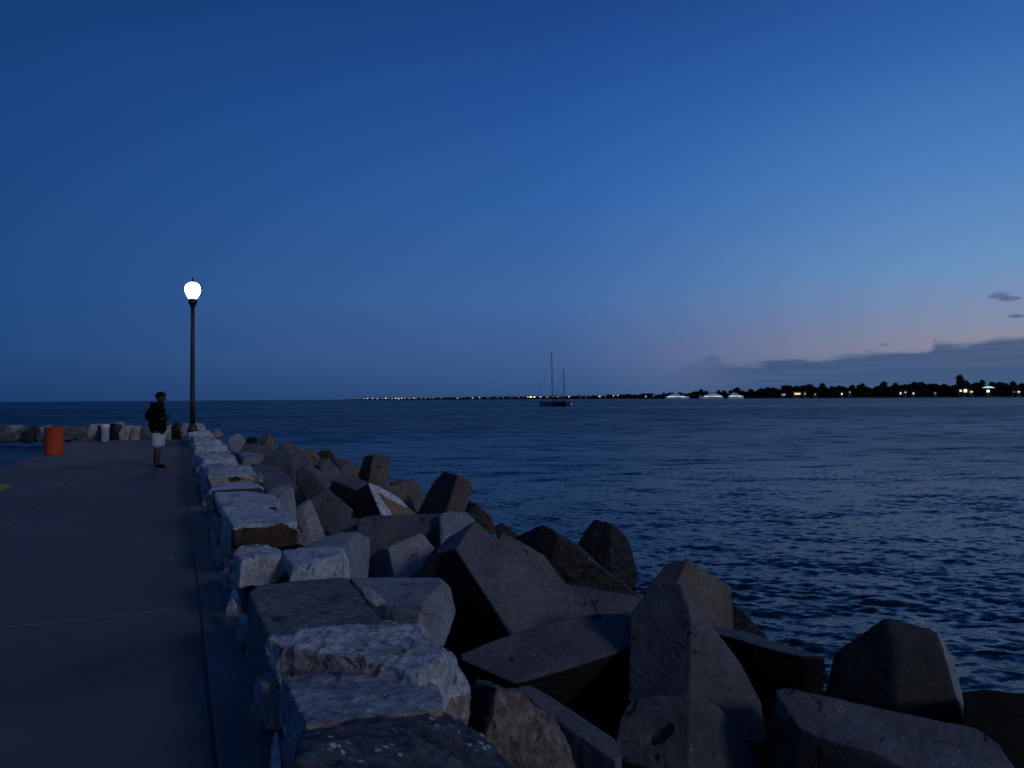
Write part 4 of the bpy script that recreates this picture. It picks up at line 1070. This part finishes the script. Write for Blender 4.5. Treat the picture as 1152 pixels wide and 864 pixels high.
yacht(786.5, 813, 441.3, 'middle white motor yacht, the one with the longest deckhouse', -1)
yacht(818.5, 836.5, 441, 'rightmost and shortest white motor yacht close under the lone tree')

# ------------------------------------------------------------------ sky, light
w = bpy.data.worlds.new('World'); scene.world = w; w.use_nodes = True
nt = w.node_tree; L = nt.links.new; bg = nt.nodes['Background']
tc = nd(nt, 'ShaderNodeTexCoord'); sp = nd(nt, 'ShaderNodeSeparateXYZ'); L(tc.outputs['Generated'], sp.inputs[0])
def mth(op, a, b_=None, c_=None, clamp=False):
    m_ = nd(nt, 'ShaderNodeMath', operation=op); m_.use_clamp = clamp
    for i, v in enumerate((a, b_, c_)):
        if v is None: continue
        if isinstance(v, (int, float)): m_.inputs[i].default_value = v
        else: L(v, m_.inputs[i])
    return m_.outputs[0]
el = mth('ARCSINE', sp.outputs[2]); azm = mth('ARCTAN2', sp.outputs[0], sp.outputs[1])
eln = mth('MULTIPLY', el, 1/.8, clamp=True)
def ramp(stops):
    r = nd(nt, 'ShaderNodeValToRGB'); cr = r.color_ramp; cr.interpolation = 'B_SPLINE' if False else 'LINEAR'
    while len(cr.elements) < len(stops): cr.elements.new(.5)
    for e_, (y, c_) in zip(cr.elements, stops):
        e_.position = y; e_.color = lin(c_)
    L(eln, r.inputs['Fac']); return r.outputs['Color']
def E(y): return math.atan((448-y)/F)/.8      # elevation of a photo row, as ramp position
SKY_L = [(0, (24, 57, 103)), (E(400), (30, 71, 122)), (E(300), (26, 71, 129)), (E(150), (21, 64, 124)), (E(0), (19, 54, 110)), (.9, (16, 44, 90))]
SKY_M = [(0, (50, 81, 128)), (E(410), (64, 94, 144)), (E(340), (67, 106, 163)), (E(230), (50, 99, 167)), (E(100), (36, 83, 154)), (E(0), (29, 68, 136)), (.9, (16, 46, 94))]
SKY_R = [(0, (104, 120, 146)), (E(398), (138, 138, 156)), (E(368), (126, 141, 172)), (E(320), (104, 145, 191)), (E(220), (76, 126, 188)), (E(100), (50, 100, 168)), (E(0), (36, 81, 148)), (.9, (16, 47, 95))]
def mixc(f, a, b_, mode='MIX'):
    x = nd(nt, 'ShaderNodeMix', data_type='RGBA', blend_type=mode); x.clamp_factor = True
    for s_, v in ((x.inputs[0], f), (x.inputs[6], a), (x.inputs[7], b_)):
        if isinstance(v, (int, float, tuple)): s_.default_value = v
        else: L(v, s_)
    return x.outputs[2]
def mrange(v, a, b_, c_=0., d_=1., smooth=True):
    m_ = nd(nt, 'ShaderNodeMapRange'); m_.interpolation_type = 'SMOOTHSTEP' if smooth else 'LINEAR'
    for i, q in enumerate((v, a, b_, c_, d_)):
        if isinstance(q, (int, float)): m_.inputs[i].default_value = q
        else: L(q, m_.inputs[i])
    return m_.outputs[0]
fLM = mrange(azm, -.62, .14, smooth=False); fMR = mrange(azm, .02, .62)
# the glow side of the sky lies right of the view; fade back to the dark side behind
c0 = mixc(fLM, ramp(SKY_L), ramp(SKY_M)); c0 = mixc(fMR, c0, ramp(SKY_R))
# cloud bank
nm = nd(nt, 'ShaderNodeCombineXYZ'); L(mth('MULTIPLY', azm, 9), nm.inputs[0]); L(mth('MULTIPLY', el, 40), nm.inputs[1])
cn1 = nd(nt, 'ShaderNodeTexNoise'); cn1.inputs['Scale'].default_value = 1.6; cn1.inputs['Detail'].default_value = 7; L(nm.outputs[0], cn1.inputs['Vector'])
fc = nd(nt, 'ShaderNodeFloatCurve'); L(mrange(azm, .15, .95, smooth=False), fc.inputs['Value'])
pts_ = [(748, 416), (775, 408), (795, 403), (803, 402), (815, 406), (850, 408), (880, 404.5), (930, 401), (965, 398), (1000, 395), (1045, 391), (1056, 384), (1075, 385), (1100, 383), (1152, 379), (1250, 372), (1400, 385)]
cm = fc.mapping; cv = cm.curves[0]
cp = [(0, 0)]+[((math.atan((x-CX)/F)-.15)/.8, (447.5-.006*(x-576)-y)/F*math.cos(math.atan((x-CX)/F))/.12) for x, y in pts_]+[(1, .3)]
while len(cv.points) < len(cp): cv.points.new(.5, .5)
for q, (x, y) in zip(cv.points, cp): q.location = (x, min(1, y)); q.handle_type = 'AUTO'
cm.update()
edge = mth('MULTIPLY', fc.outputs[0], .12)
edge = mth('ADD', edge, mth('MULTIPLY', mth('SUBTRACT', cn1.outputs['Fac'], .5), .024))
cmask = mrange(mth('SUBTRACT', edge, el), -.003, .006)
softL = mrange(azm, .17, .33)
cmask = mth('MULTIPLY', cmask, softL)
st2 = nd(nt, 'ShaderNodeCombineXYZ'); L(mth('MULTIPLY', azm, 3), st2.inputs[0]); L(mth('MULTIPLY', el, 90), st2.inputs[1])
cn2 = nd(nt, 'ShaderNodeTexNoise'); cn2.inputs['Scale'].default_value = 1.5; cn2.inputs['Detail'].default_value = 5; L(st2.outputs[0], cn2.inputs['Vector'])
ccol = mixc(mrange(cn2.outputs['Fac'], .4, .75), lin((55, 82, 122)), lin((68, 92, 130)))
c0 = mixc(mth('MULTIPLY', cmask, .9), c0, ccol)
for x, y, rx, ry, s_ in ((1124, 333, 13, 4.2, .6), (1136, 336, 12, 2.5, .6), (1146, 355, 12, 2.5, .7), (1031, 346, 5, 1.6, .35), (996, 387, 7, 1.6, .4), (975, 394.5, 5, 1.2, .3), (1053, 382, 4, 1.8, .4)):
    a0 = math.atan((x-CX)/F); e0 = (447.5-.006*(x-576)-y)/F*math.cos(a0)
    u_ = mth('DIVIDE', mth('SUBTRACT', azm, a0), rx/F*math.cos(a0)**2); v_ = mth('DIVIDE', mth('SUBTRACT', el, e0), ry/F*math.cos(a0))
    d_ = mth('ADD', mth('MULTIPLY', u_, u_), mth('MULTIPLY', v_, v_))
    d_ = mth('ADD', d_, mth('MULTIPLY', mth('SUBTRACT', cn1.outputs['Fac'], .5), 5.0))
    c0 = mixc(mth('MULTIPLY', mrange(d_, 1.1, .1), s_), c0, lin((66, 84, 122)))
# physical dusk sky adds its own faint share
sky = nd(nt, 'ShaderNodeTexSky'); sky.sky_type = 'NISHITA'; sky.sun_disc = False
sky.sun_elevation = math.radians(1.0); sky.sun_rotation = math.radians(120)
sk = mixc(1.0, sky.outputs['Color'], (.0016, .0016, .0016, 1), 'MULTIPLY')
c0 = mixc(1.0, c0, sk, 'ADD')
L(c0, bg.inputs['Color']); bg.inputs['Strength'].default_value = 1.0

SUN_AZ, SUN_EL = math.radians(137), math.radians(25)     # azimuth clockwise from the view direction
sd = bpy.data.lights.new('sun', 'SUN'); sd.energy = .34; sd.angle = math.radians(10); sd.color = (1.0, .96, .92)
so = bpy.data.objects.new('sun', sd); C.objects.link(so)
dirv = Vector((math.sin(SUN_AZ)*math.cos(SUN_EL), math.cos(SUN_AZ)*math.cos(SUN_EL), math.sin(SUN_EL)))
so.rotation_euler = dirv.to_track_quat('Z', 'Y').to_euler(); so.location = (20, -10, 20)

vs_ = scene.view_settings; vs_.view_transform = 'Standard'; vs_.look = 'None'; vs_.exposure = 0; vs_.gamma = 1; vs_.use_curve_mapping = False
scene.render.engine = 'CYCLES'
scene.render.resolution_x = 1024; scene.render.resolution_y = 768
